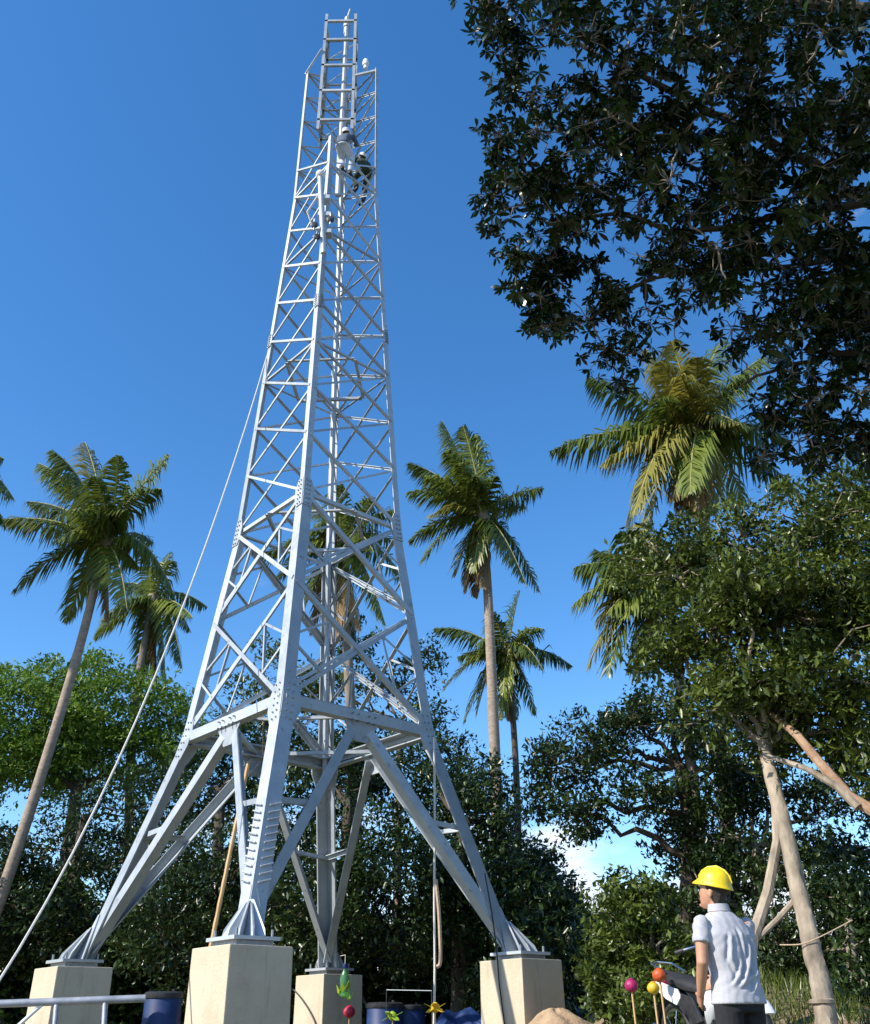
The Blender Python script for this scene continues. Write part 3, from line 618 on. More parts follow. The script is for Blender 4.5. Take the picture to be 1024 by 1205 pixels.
MB().tube([p - b0 for p in (P(912,925,11.3), P(915,990,11.2), P(904,1050,11.1), P(886,1105,11.0), P(872,1215,10.9))], [.05, .055, .06, .065, .075], 8).build('side_stem', M['trunk_pale'], big[0], smooth=True)
MB().tube([p - b0 for p in (P(942,1052,10.95), P(915,1082,11.0), P(890,1106,11.0))], [.035, .03, .028], 7).build('side_stem', M['trunk_pale'], big[0], smooth=True)
tag(MB().tube([p - b0 for p in (P(1045,965,10.4), P(1000,938,10.6), P(965,898,10.8), P(938,865,11), P(905,838,11.4))], [.068, .064, .058, .05, .03], 9).build('cut_limb', M['cut_limb'], big[0], smooth=True), 'reddish stripped limb with a sawn end')
MB().tube([p - b0 for p in (P(1010,950,10.5), P(985,925,10.6), P(950,905,10.9), P(900,888,11.3))], [.05, .045, .035, .025], 7).build('side_stem', M['trunk_pale'], big[0], smooth=True)
MB().lathe([(.10,0), (.122,.01), (.122,.04), (.10,.05)], 14, P(968,1182,10.57) - b0).build('bark_ring', M['trunk_pale'], big[0], smooth=True)
tree('edge_bush', 'dark bush with hanging grey twigs past the pale leaning trunk', [(1010,1230,12.5), (1005,1150,12.5), (1000,1080,12.5)], .1, .05,
     [(990,1060,13,45,55,.8), (1030,1100,12.6,50,80,.9), (965,1120,13.3,35,60,.7), (1010,1170,12.3,55,40,.8), (910,1110,13.6,50,60,.8), (1030,1000,13,40,40,.8)], .09, 13000, M['leaf_dark'], M['trunk_grey'], 31, 'bush', hollow=.3, twigs=120, csize=.26)
tree('low_hedge_bush', 'mid green low bush growing on the grassy bank', [(905,1225,14.5), (905,1190,14.5), (908,1160,14.5)], .06, .03,
     [(900,1130,14.8,40,35,.6), (930,1140,14.4,30,30,.6), (870,1110,15,40,40,.7), (850,1140,15,50,50,.7), (810,1150,15,45,50,.7)], .085, 9000, M['leaf_mid'], M['trunk_grey'], 32, 'bush', hollow=.4, twigs=40, csize=.24)
tree('backing_tree', 'dark leafy tree standing behind the pale leaning trunk', [(900,1240,15.5), (895,1100,15.5), (890,1000,15.5)], .12, .08,
     [(850,985,15.5,55,50,1.), (900,1030,15.3,50,55,1.), (875,930,15.6,60,45,1.), (960,1000,15.6,40,45,.9), (830,1050,15.5,45,45,.9), (1010,930,15.5,45,50,1.), (940,930,15.5,36,40,.8), (1000,1060,15.4,50,60,1.)], .10, 15000, M['leaf_dark'], M['trunk_grey'], 33, hollow=.3, twigs=160, csize=.30)
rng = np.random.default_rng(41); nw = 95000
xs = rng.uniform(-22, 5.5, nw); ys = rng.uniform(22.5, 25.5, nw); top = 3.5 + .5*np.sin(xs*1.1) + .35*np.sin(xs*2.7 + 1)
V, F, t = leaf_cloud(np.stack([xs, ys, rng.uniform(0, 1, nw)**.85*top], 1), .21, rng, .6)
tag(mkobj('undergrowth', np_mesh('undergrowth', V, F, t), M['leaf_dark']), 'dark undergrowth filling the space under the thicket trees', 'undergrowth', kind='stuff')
rng = np.random.default_rng(44); ng = 26000
gx_ = rng.uniform(1.6, 8.5, ng); gy_ = rng.uniform(8.2, 15.5, ng); ok_ = (np.sin(gx_*1.9 + 1) + np.cos(gy_*1.5) + .6*np.sin(gx_*4.1 + gy_*3)) > -.35; gx_, gy_ = gx_[ok_], gy_[ok_]; ng = len(gx_)
gz_ = bank_h(gx_, gy_); h_ = rng.uniform(.06, .22, ng); a_ = rng.uniform(0, 2*math.pi, ng); bw = .009
b0_ = np.stack([gx_ - bw*np.cos(a_), gy_ - bw*np.sin(a_), gz_ - .02], 1); b1_ = np.stack([gx_ + bw*np.cos(a_), gy_ + bw*np.sin(a_), gz_ - .02], 1)
tp_ = np.stack([gx_ + h_*rng.normal(0, .4, ng), gy_ + h_*rng.normal(0, .4, ng), gz_ + h_], 1)
tag(mkobj('grass', np_mesh('grass', np.stack([b0_, b1_, tp_], 1).reshape(-1, 3), np.arange(ng*3).reshape(-1, 3), np.repeat(rng.uniform(0, 1, ng), 3)), M['leaf_mid']), 'rough green grass growing on the bank', 'grass', kind='stuff')
# far wood behind everything, one mass
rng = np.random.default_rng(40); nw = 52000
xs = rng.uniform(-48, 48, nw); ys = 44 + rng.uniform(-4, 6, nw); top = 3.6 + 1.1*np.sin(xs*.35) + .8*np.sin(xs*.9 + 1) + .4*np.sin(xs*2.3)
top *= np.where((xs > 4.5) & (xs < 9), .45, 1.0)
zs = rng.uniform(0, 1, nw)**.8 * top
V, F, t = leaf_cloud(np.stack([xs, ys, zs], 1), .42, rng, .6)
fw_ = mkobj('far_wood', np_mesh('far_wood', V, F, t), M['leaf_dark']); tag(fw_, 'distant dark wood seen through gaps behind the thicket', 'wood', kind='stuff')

# ------------------------------------------------------------------ the near tree that overhangs from the right
rng = np.random.default_rng(50)
trunk_pts = [np.array([6.2, 7.2, -.05]), np.array([6.15, 7.3, 1.5]), np.array([6.0, 7.4, 3.2]), np.array([5.9, 7.4, 5.0]), np.array([5.7, 7.2, 6.6]), np.array([5.6, 7.0, 8.2])]
ob = trunk_pts[0].copy(); ov = empty('overhanging_tree', ob, 'near dark tree with glossy leaf rosettes overhanging from the side', 'tree')
MB().tube([p - ob for p in trunk_pts], [.30, .25, .23, .21, .18, .14], 12).build('trunk', M['trunk_dark'], ov, smooth=True)
lobes = [(574,18,6.2,34,34,.5), (594,105,6.6,26,24,.4), (586,196,7.,24,22,.4), (600,245,7.2,28,30,.4), (604,320,7.6,24,44,.4), (640,375,7.8,30,22,.4), (730,425,8.1,24,20,.4), (612,20,6.2,62,52,.8), (690,40,6.2,95,60,1.), (660,120,6.5,75,60,.9), (628,190,6.9,52,38,.6), (720,190,6.8,100,70,1.), (640,255,7.2,48,48,.6), (630,330,7.6,36,48,.5), (658,352,7.7,36,32,.5), (655,300,7.5,40,34,.5), (715,350,7.7,36,36,.5), (728,398,8.,34,34,.5),
         (790,80,6.2,140,90,1.1), (800,240,7.,140,90,1.), (790,325,7.6,100,50,.8), (920,90,6.,140,110,1.2), (930,240,6.9,130,110,1.1), (905,365,7.6,110,65,.9), (985,420,7.8,90,90,.9), (960,470,8.,65,60,.7), (1000,530,8.2,60,50,.7), (1060,200,6.6,120,250,1.2), (1080,450,7.6,90,120,1), (700,-60,6,200,60,1), (900,-70,6,200,80,1.2), (925,520,8.3,36,40,.5)]
limb_px = [[(1150,240,7.1), (1024,236,7.), (985,215,6.95), (940,186,6.9), (890,160,6.8), (840,128,6.7), (760,95,6.5), (680,50,6.4)],
           [(1100,232,7.), (1000,240,7.), (930,255,7.), (880,264,7.1), (800,275,7.2), (720,250,7.2), (660,262,7.2)],
           [(1120,30,6.2), (1024,12,6.1), (960,4,6.1), (900,-10,6.1), (800,-20,6.1)],
           [(1090,300,7.3), (1000,303,7.4), (900,312,7.5), (820,320,7.6), (760,330,7.7), (700,372,7.8)],
           [(1100,430,7.8), (1000,415,7.8), (930,430,7.9), (870,455,8.1)], [(840,128,6.7), (780,150,6.8), (720,165,6.8), (650,190,6.9)], [(940,186,6.9), (900,120,6.5), (850,70,6.3), (800,40,6.2)]]
limb_r = [.085, .055, .10, .04, .045, .03, .04]
skel = []
for lp, r in zip(limb_px, limb_r):
    pts = [P(*q) for q in lp]; d = [pts[0]]
    for i in range(len(pts) - 1):
        for j in (1, 2, 3): d.append(pts[i] + (pts[i+1] - pts[i])*j/3 + rng.normal(0, .018, 3))
    if r > .05 or r == .045 or r == .04:
        if lp[0][0] > 1024: d = [trunk_pts[3 if r < .1 else 4]] + d
    MB().tube([p - ob for p in d], list(np.linspace(r, r*.28, len(d))), 8).build('limb', M['trunk_dark'], ov, smooth=True); skel += d
skel = np.array(skel)
# rosette of long leaves
def rosette(rng, n, L):
    V, F, T = [], [], []
    for i in range(n):
        q = 2*math.pi*(i/n + rng.uniform(-.06, .06)); e = rng.uniform(-.95, .35); l = L*rng.uniform(.55, 1.2); bend_ = rng.uniform(-.3, 2.2)
        d = np.array([math.cos(q)*math.cos(e), math.sin(q)*math.cos(e), math.sin(e)]); s = nrm(np.cross(d, (0, 0, 1))); up = np.cross(s, d); w = l*.15
        fr = [(0, 0), (.35, .8), (.7, 1.0), (1.0, 0)]; o = len(V)
        ctr = [d*l*t + up*l*((.10*t - .24*t*t)*bend_) for t, _ in fr]
        V += [ctr[0], ctr[1] + s*w*.8 + up*w*.3, ctr[2] + s*w + up*w*.3, ctr[3], ctr[2] - s*w + up*w*.3, ctr[1] - s*w*.8 + up*w*.3]
        F += [(o, o+1, o+5), (o+1, o+2, o+4), (o+1, o+4, o+5), (o+2, o+3, o+4)]; T += [rng.uniform(0, 1)]*6
    return np.array(V), np.array(F), np.array(T)
variants = [rosette(rng, int(rng.integers(5, 13)), float(rng.uniform(.085, .16))) for _ in range(16)]
vmesh = [np_mesh('leaf_sprig', *v) for v in variants]
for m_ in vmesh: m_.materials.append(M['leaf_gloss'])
pos = []; bunch = []
for (px, py, Y, rx, ry, rd) in lobes:
    c = P(px, py, Y); k = mpp(c); n = int(rx*ry*(.0025 if px > 750 else .0014)) + 3
    d = rand_dirs(n, rng); r_ = rng.uniform(.2, 1, (n, 1))**.6
    bc_ = c + d*r_*np.array([rx*k, rd, ry*k])
    for b_ in bc_:
        m_ = int(rng.integers(6, 15)); br = rng.uniform(.16, .34)
        bunch.append((b_, len(pos), m_)); pos.append(b_ + rand_dirs(m_, rng)*rng.uniform(.2, 1, (m_, 1))*br*np.array([1.2, 1.2, .8]))
pos = np.concatenate(pos)
rel = pos - CAMP; w_ = rel @ _FW; sx_ = 512 + F_PX*rel[:, 0]/w_; sy_px = 602.5 - F_PX*(rel @ _UP)/w_
order = np.argsort(w_ + .012*np.maximum(sx_ - 560, 0) + (((sx_ < 0) | (sx_ > 1030) | (sy_px < -10)) * 100))
singles = order[:300]; rest = order[300:]
def rot_random(rng):
    a = rng.uniform(0, 2*math.pi); tl = rng.normal(0, .6); b = rng.uniform(0, 2*math.pi)
    return np.array((Matrix.Rotation(b, 3, 'Z') @ Matrix.Rotation(tl, 3, 'X') @ Matrix.Rotation(a, 3, 'Z')))
for i in singles:
    o = mkobj('leaf_sprig', vmesh[int(rng.integers(16))], None, ov, pos[i] - ob); o.rotation_euler = Matrix(rot_random(rng).tolist()).to_euler(); s = rng.uniform(.85, 1.25); o.scale = (s, s, s)
Vs, Fs, Ts, off = [], [], [], 0
for i in rest:
    v, f, t = variants[int(rng.integers(16))]; V = (v*rng.uniform(.8, 1.25)) @ rot_random(rng).T + pos[i] - ob; Vs.append(V); Fs.append(f + off); Ts.append(t*.8 + rng.uniform(0, .2)); off += len(V)
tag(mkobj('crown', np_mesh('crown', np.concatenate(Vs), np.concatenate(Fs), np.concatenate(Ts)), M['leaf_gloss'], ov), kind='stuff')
tw = MB(); cs = 0; ends = [skel]
allp = skel.copy()
for b_, _, m_ in sorted(bunch, key=lambda q: float(((skel - q[0])**2).sum(1).min())):
    j = int(np.argmin(((allp - b_)**2).sum(1))); bp = branch_path(allp[j], b_, rng, .16, 5, -.03)
    tw.tube([p - ob for p in bp], [.014, .012, .010, .009, .008, .006], 5, False); allp = np.concatenate([allp, np.array(bp[2:])])
for b_, _, m_ in bunch:
    for i in range(cs, cs + m_): tw.tube([p - ob for p in branch_path(b_, pos[i], rng, .12, 2)], [.006, .005, .003], 4, False)
    cs += m_
tag(tw.build('twigs', M['trunk_grey'], ov), kind='stuff')

# ------------------------------------------------------------------ people
def remesh(mb, name, vox, mat, parent, smooth_it=3, disp=None):
    me = mb.mesh(name); o = bpy.data.objects.new(name, me); COL.objects.link(o)
    md = o.modifiers.new('r', 'REMESH'); md.mode = 'VOXEL'; md.voxel_size = vox
    sm = o.modifiers.new('s', 'SMOOTH'); sm.factor = .5; sm.iterations = smooth_it
    dg = bpy.context.evaluated_depsgraph_get(); m2 = bpy.data.meshes.new_from_object(o.evaluated_get(dg))
    bpy.data.objects.remove(o); bpy.data.meshes.remove(me); m2.name = name
    if disp is not None:
        n = len(m2.vertices); co = np.empty(n*3, np.float32); m2.vertices.foreach_get('co', co); nn = np.empty(n*3, np.float32); m2.vertices.foreach_get('normal', nn)
        co = co.reshape(-1, 3); nn = nn.reshape(-1, 3); co = co + nn*disp(co, nn)[:, None]; m2.vertices.foreach_set('co', co.astype(np.float32).ravel()); m2.update()
    m2.polygons.foreach_set('use_smooth', np.ones(len(m2.polygons), bool)); m2.materials.clear()
    return mkobj(name, m2, mat, parent)
def ring(c, sd, fw, a, b, k=16, sq=2.4):
    out = []
    for j in range(k):
        q = 2*math.pi*j/k; x, y = math.cos(q), math.sin(q); e = 2/sq
        out.append(np.asarray(c) + np.asarray(sd)*a*math.copysign(abs(x)**e, x) + np.asarray(fw)*b*math.copysign(abs(y)**e, y))
    return out
def hand(mb, w, d, palm_n, s=1):
    """palm and five bent fingers from wrist w along d; palm faces palm_n; thumb on side s"""
    d = nrm(d); n = nrm(palm_n - d*(np.asarray(palm_n) @ d)); t = np.cross(d, n)*s
    mb.loft([ring(w - d*.01, t, n, .024, .018), ring(w + d*.03, t, n, .036, .016), ring(w + d*.075, t, n, .041, .014), ring(w + d*.095, t, n, .038, .012)])
    for x, L in ((.030, .072), (.010, .080), (-.011, .075), (-.030, .058)):
        p = w + d*.088 + t*x; q1 = p + d*L*.45 + n*L*.12; q2 = q1 + nrm(d*.7 + n*.75)*L*.32; q3 = q2 + nrm(d*.3 + n)*L*.26
        mb.tube([p - d*.02, p, q1, q2, q3], [.009, .0095, .009, .0082, .0065], 8)
    p = w + d*.03 + t*.032; q1 = p + nrm(d*.7 + t*.7)*.035; q2 = q1 + nrm(d + t*.15 + n*.35)*.03
    mb.tube([w + d*.015 + t*.015, p, q1, q2], [.014, .013, .011, .008], 8)
def head(mb, c, f, u, s=1.):
    """head centred at c facing f with crown u"""
    r = np.cross(f, u); H = lambda x, y, z: c + (r*x + f*y + u*z)*s
    R = np.stack([r, f, u], 1)
    mb.ball(H(0, -.010, .035), np.array((.076, .094, .090))*s, 16, R)
    mb.loft([ring(H(0, .030, -.115), r, f, .030*s, .028*s), ring(H(0, .030, -.085), r, f, .050*s, .046*s), ring(H(0, .022, -.04), r, f, .062*s, .066*s), ring(H(0, .015, .01), r, f, .070*s, .076*s), ring(H(0, .005, .06), r, f, .068*s, .078*s)])
    mb.loft([ring(H(0, .085, .012), r, u, .008*s, .010*s, 8), ring(H(0, .103, -.012), r, u, .014*s, .012*s, 8), ring(H(0, .096, -.026), r, u, .016*s, .009*s, 8)])   # nose
    mb.ball(H(0, .082, -.058), np.array((.026, .012, .011))*s, 10, R)                       # mouth
    mb.ball(H(0, .075, -.098), np.array((.022, .016, .014))*s, 10, R)                       # chin
    mb.ball(H(0, .078, .030), np.array((.052, .016, .012))*s, 10, R)                        # brow
    for x in (-1, 1): mb.ball(H(x*.078, -.012, -.005), np.array((.010, .020, .032))*s, 10, R)   # ears
def torso_rings(J, k, grow):
    sp = [J['pelvis'], J['pelvis']*.66 + J['chest']*.34, J['pelvis']*.3 + J['chest']*.7, J['chest'], J['chest']*.45 + J['neck']*.55, J['neck']]
    sd, fw = J['side'], J['fwd']
    dims = [(.172, .118), (.160, .110), (.180, .122), (.196, .122), (.150, .094), (.075, .070)]
    return [ring(c, sd, fw, a*k + grow, b*k + grow, 20) for c, (a, b) in zip(sp, dims)]
def person(label, J, loc, rz, mats, vox=.0075, folds=None, sleeve=.55, hat='helmet', k=1.):
    root = empty('person', loc, label, 'person', rz=rz)
    B = MB(); B.loft(torso_rings(J, k, -.012))
    B.tube([J['neck'] - EZ*.05, J['neck']*.4 + J['head']*.6], [.062*k, .055*k], 12)
    head(B, J['head'], J['hf'], J['hu'], k)
    for s in 'lr':
        B.tube([J['sh'+s], J['el'+s], J['el'+s]*.55 + J['wr'+s]*.45, J['wr'+s]], [.050*k, .041*k, .038*k, .026*k], 12)
        hand(B, J['wr'+s], J['hd'+s], J['pn'+s], J.get('ts'+s, 1))
        B.tube([J['hp'+s], J['kn'+s], J['kn'+s]*.6 + J['an'+s]*.4, J['an'+s]], [.082*k, .056*k, .054*k, .036*k], 12)
    remesh(B, 'body', vox, M['skin'], root, 2)
    S = MB(); tr = torso_rings(J, k, .014); S.loft([ring(J['pelvis'] - EZ*.09, J['side'], J['fwd'], .190*k + .012, .132*k + .014, 20)] + tr[:-1] + [ring(J['neck']*.9 + J['chest']*.1, J['side'], J['fwd'], .085*k, .078*k, 20)])
    for s in 'lr':
        e = J['sh'+s] + (J['el'+s] - J['sh'+s])*sleeve if sleeve < 1 else J['el'+s]
        pts, rr = [J['sh'+s]*.9 + J['chest']*.1 - (J['el'+s] - J['sh'+s])*.04, J['sh'+s] + (e - J['sh'+s])*.12, J['sh'+s]*.5 + e*.5, e], [.040*k, .056*k, .060*k, .063*k]
        if sleeve >= 1: pts.append(J['el'+s]*.15 + J['wr'+s]*.85); rr = [.05*k, .066*k, .062*k, .056*k, .044*k]
        S.tube(pts, rr, 14)
    sh = remesh(S, 'shirt', vox*1.2, M[mats[0]], root, 3, folds)
    if sleeve < 1:                                            # collar
        c = J['neck']; cn = nrm(J['neck'] - J['chest'])
        MB().loft([ring(c - cn*.015 , J['side'], J['fwd'], .083, .078, 20, 2.), ring(c + cn*.035 - J['fwd']*.004, J['side'], J['fwd'], .074, .070, 20, 2.)]).build('collar', M[mats[0]], sh, smooth=True)
    T = MB()
    T.loft([ring(J['pelvis'] - EZ*.03, J['side'], J['fwd'], .160*k, .110*k, 20), ring(J['pelvis'] - EZ*.09, J['side'], J['fwd'], .178*k, .128*k, 20), ring(J['pelvis'] - EZ*.14, J['side'], J['fwd'], .170*k, .122*k, 20)])
    for s in 'lr': T.tube([J['hp'+s], J['kn'+s], J['an'+s] - (J['an'+s] - J['kn'+s])*.02], [.104*k, .080*k, .070*k], 14)
    remesh(T, 'trousers', vox*1.3, M[mats[1]], root, 3)
    for s in 'lr':
        a = J['an'+s]; f = J['fwd']; sd = J['side']
        MB().loft([ring(a - f*.06 - EZ*.07, sd, EZ, .030, .022, 12), ring(a - f*.03 - EZ*.055, sd, EZ, .040, .045, 12), ring(a + f*.05 - EZ*.065, sd, EZ, .045, .040, 12), ring(a + f*.14 - EZ*.078, sd, EZ, .046, .026, 12), ring(a + f*.19 - EZ*.082, sd, EZ, .030, .018, 12)]).build('shoe', M['black'], root, smooth=True)
    c, f, u = J['head'], J['hf'], J['hu']; r = np.cross(f, u); R = np.stack([r, f, u], 1)
    HR = MB(); HR.ball(c + u*.045*k - f*.018*k, np.array((.083, .095, .088))*k, 18, R); HR.loft([ring(c - f*.058*k - u*.085*k, r, f, .052*k, .026*k), ring(c - f*.052*k - u*.045*k, r, f, .068*k, .040*k), ring(c - f*.040*k, r, f, .078*k, .056*k)])
    remesh(HR, 'hair', .009, M['hair'], root, 2)
    if hat:
        hc = c + u*.050*k - f*.006*k; prof = [(.111, -.004), (.113, .0), (.109, .008), (.106, .03), (.100, .065), (.084, .098), (.056, .120), (.022, .130), (.001, .131)]
        hm = MB().lathe([(a*k, b*k) for a, b in prof], 36)
        V = np.array(hm.v); q = np.arctan2(V[:, 1], V[:, 0]); rim = V[:, 2] < .012*k
        V[:, 1] *= 1.14
        V[rim, 1] += np.where(V[rim, 1] > 0, .038*k*np.clip(np.sin(q[rim]), 0, 1)**2, -.010*k); V[rim, 2] -= .014*k*np.abs(np.cos(q[rim]))*0 + .010*k*np.clip(np.sin(q[rim]), 0, 1)
        hm.v = [tuple(p) for p in V @ R.T + hc]
        ho = hm.build('helmet', M[hat], root, smooth=True)
        rb = MB()
        rb.tube([hc + R @ np.array((0, y*k, z*k)) for y, z in ((.13, .045), (.105, .085), (.065, .118), (.0, .136), (-.065, .118), (-.105, .085), (-.13, .045))], [.004] + [.010]*5 + [.004], 8)
        rb.build('ridge', M[hat], ho, smooth=True)
    return root

# the worker in the yellow helmet; local frame: faces +Y, left is -X
v3 = lambda *a: np.array(a, float)
th = math.radians(27); hp_ = math.radians(16)
hf = v3(-math.sin(th)*math.cos(hp_), math.cos(th)*math.cos(hp_), math.sin(hp_)); hr = nrm(np.cross(hf, (0, 0, 1))); hu = np.cross(hr, hf)
JW = dict(pelvis=v3(0, 0, .93), chest=v3(0, .035, 1.27), neck=v3(-.005, .065, 1.445), head=v3(-.02, .085, 1.555), side=v3(1, 0, 0), fwd=v3(0, 1, 0), hf=hf, hu=hu,
    shl=v3(-.205, .03, 1.375), ell=v3(-.268, .0, 1.09), wrl=v3(-.215, .13, .90), hdl=v3(.40, .7, -.55), pnl=v3(.9, -.3, .2), tsl=-1,
    shr=v3(.205, .03, 1.375), elr=v3(.225, .12, 1.10), wrr=v3(.08, .27, .99), hdr=v3(-.5, .8, -.2), pnr=v3(-.9, -.3, .2), tsr=1,
    hpl=v3(-.09, 0, .88), knl=v3(-.11, .02, .48), anl=v3(-.13, -.02, .085), hpr=v3(.09, 0, .88), knr=v3(.12, .04, .48), anr=v3(.14, .02, .085))
def folds(co, nn):
    x, y, z = co[:, 0], co[:, 1], co[:, 2]; bk = np.clip(-nn[:, 1]*1.8 + .35, .1, 1); d = np.zeros(len(x))
    def crease(x0, z0, x1, z1, bow, w, a):                     # a soft-sided valley with a ridge beside it
        t = (z - z0)/(z1 - z0); on = np.clip(np.minimum(t, 1 - t)*5, 0, 1); on = np.where((t > 0) & (t < 1), on, 0)
        u = x - (x0 + (x1 - x0)*t + bow*4*t*(1 - t)); return a*on*(np.exp(-((u - w*1.7)/(w*1.2))**2)*.9 - np.exp(-(u/w)**2))
    for c in ((.00, 1.33, .01, 1.05, .0, .011, .020), (.045, 1.25, -.10, .93, .045, .014, .026), (.09, 1.27, .02, .98, .05, .015, .026), (.135, 1.28, .10, .97, .03, .014, .022),
              (-.08, 1.30, -.13, 1.08, .0, .013, .014), (-.12, 1.18, -.05, .96, -.02, .014, .014), (.165, 1.2, .15, .90, .01, .013, .018), (-.04, 1.12, -.14, .95, .02, .012, .015), (.06, 1.08, .0, .90, .03, .013, .018)): d += crease(*c)
    zz = z - .955 - .10*(x + .02)**2*10 - .03*np.sin(x*14); d += .014*(np.exp(-((zz - .022)/.016)**2) - np.exp(-(zz/.013)**2))*np.clip(1 - np.abs(x - .02)/.17, 0, 1)
    sl_ = np.abs(x) > .2; d = d*bk + np.where(sl_, .005*np.sin(z*70 + x*60), 0)
    return d*.72 + .0016*np.sin(x*95 + 3*np.sin(z*23))*np.sin(z*60)
wl_ = P(858, 1100, 7.05)
wk = person('worker in yellow hard hat and pale grey polo shirt looking up at the tower', JW, (wl_[0], wl_[1], 0), math.radians(25), ('shirt', 'trouser'), folds=folds, hat='yellow_plastic'); wk.scale = (.96, .96, .97)

def climber(label, at, rz, mats, hat, lean, arms=.45):
    f = v3(0, 1, 0); hh = nrm(v3(0, .9, .45)); hu2 = np.cross(nrm(np.cross(hh, (0, 0, 1))), hh); l = lean
    J = dict(pelvis=v3(0, -.18-l, .62), chest=v3(0, -.10-l*.6, .94), neck=v3(0, -.04-l*.4, 1.11), head=v3(0, .0-l*.4, 1.22), side=v3(1, 0, 0), fwd=f, hf=hh, hu=hu2,
        shl=v3(-.20, -.06-l*.5, 1.03), ell=v3(-.25, .13, .98), wrl=v3(-.12, .20, 1.20), hdl=v3(.2, .35, .9), pnl=v3(0, 1, 0), tsl=1, shr=v3(.20, -.06-l*.5, 1.03), elr=v3(.26, .10, .85), wrr=v3(.12, .20, 1.0), hdr=v3(-.2, .35, .9), pnr=v3(0, 1, 0), tsr=-1,
        hpl=v3(-.09, -.18-l, .58), knl=v3(-.16, .06, .42), anl=v3(-.11, .02, .09), hpr=v3(.09, -.18-l, .58), knr=v3(.17, .02, .30), anr=v3(.12, .02, -.18))
    o = person(label, J, at, rz, mats, vox=.011, sleeve=1, hat=hat, k=1.); o.scale = (.88, .88, .88); return o
cp = P(407, 197, 15.25)
climber('climber in slate jacket and pale trousers high on the tower', (cp[0], cp[1], cp[2]), math.radians(-20), ('navy', 'denim'), 'white_paint', .10)
cp = P(424, 225, 15.75)
climber('climber in dark green clothes inside the tower below the other climber', (cp[0], cp[1], cp[2]), math.radians(40), ('olive', 'olive'), 'white_paint', .04)

# ------------------------------------------------------------------ gear on and around the tower
gp = empty('gin_pole', T0 + node('N', 13.1), 'pale lifting pole with pulley blocks clamped to the tower leg', 'lifting pole')
g0 = T0 + node('N', 13.1); gA = P(381, 298, 13.95) - g0; gB = P(377, 207, 13.75) - g0
MB().tube([gA, gB], .058, 12).build('pole', ST, gp, smooth=True)
MB().ball(gB + EZ*.04, .10, 12).build('pole_cap', M['white_paint'], gp, smooth=True)
for t in (.28, .50, .72):
    c = gA + (gB - gA)*t; MB().box(c + v3(.05, .08, 0), (.26, .20, .10)).build('clamp', ST, gp, bevel=.01)
for t, dx in ((.33, -.16), (.40, .17), (.18, -.12)):
    c = gA + (gB - gA)*t + v3(dx, -.06, 0)
    pb = MB().lathe([(.06, -.03), (.075, -.02), (.05, 0), (.075, .02), (.06, .03)], 14, c, np.array(Matrix.Rotation(math.pi/2, 3, 'X'))).build('pulley', M['dark_metal'], gp, smooth=True)
    MB().tube([c + v3(0, 0, -.14), c + v3(0, 0, .16)], .018, 6).build('hook', ST, pb)
MB().tube([gA + (gB - gA)*.75 + v3(-.05, 0, 0), gA + (gB - gA)*.55 + v3(-.28, -.05, -.1), gA + (gB - gA)*.38 + v3(-.22, 0, 0)], .022, 6).build('sling', M['rope'], gp, smooth=True)

def rope(name, pts, r, mat, label, cat='rope', n=18, k=6):
    p = [np.asarray(q, float) for q in pts]; D = []
    if len(p) == 3:
        for i in range(n + 1): t = i/n; D.append((1-t)**2*p[0] + 2*t*(1-t)*p[1] + t*t*p[2])
    else:
        for i in range(len(p) - 1):
            for j in range(5): t = j/5; D.append(p[i] + (p[i+1] - p[i])*t)
        D.append(p[-1]); D = np.array(D)
        for _ in range(3): D[1:-1] = (D[:-2] + 2*D[1:-1] + D[2:])/4
    b = np.array(D[-1]); o = MB().tube([q - b for q in D], r, k).build(name, mat, smooth=True, loc=b); return tag(o, label, cat)
A = T0 + node('L', 11.25); B = P(-133, 1327, 9.3); B[2] = 0.0
rope('guy_rope', [A, (A + B)/2 - EZ*4.0, B], .0135, M['rope'], 'long pale guy rope from the tower down past the leaning palm')
st_ = MB().tube([B + v3(0, 0, -.3), B + v3(-.05, -.02, .22)], .03, 8).build('ground_stake', M['dark_metal'], loc=(0, 0, 0)); tag(st_, 'short dark stake holding the foot of the guy rope', 'stake')
A = P(511, 868, 15.0); rope('hanging_rope', [A, P(512, 960, 15), P(511, 1060, 15), P(512, 1140, 15), P(510, 1240, 15)], .020, M['rope'], 'pale rope hanging straight down from the waist of the tower')
rope('rope_tail', [P(513, 1035, 14.95), P(517, 1075, 14.95), P(519, 1135, 14.95), P(514, 1138, 14.95)], .030, M['tan_rope'], 'doubled tan rope tail tied to the hanging rope')
rope('dangling_cord', [P(310, 838, 14.4), P(309, 860, 14.4), P(309, 888, 14.4)], .010, M['tan_rope'], 'short thin cord dangling under the waist beam', 'cord')
fc = PEDC['R'] - EY*(PED + .035)
q = lambda u, z: fc + EX*u + EZ*z
rope('black_cable', [T0 + node('R', 1.2) - EY*.05, T0 + node('R', .55) - EY*.25, q(-.02, PZ + .02), q(-.01, PZ - .3), q(.06, PZ - .75), q(.10, PZ - 1.2), q(.2, .02)], .012, M['black'], 'black cable hanging down the pedestal beside the soil heap', 'cable')
fc = PEDC['F'] - EY*(PED + .035)
rope('black_cable', [q(-.42, PZ - .22), q(-.2, PZ - .34), q(.05, PZ - .52), q(.3, PZ - .75), q(.5, PZ - 1.3)], .013, M['black'], 'black cable slanting across the pedestal with the green bottle', 'cable')
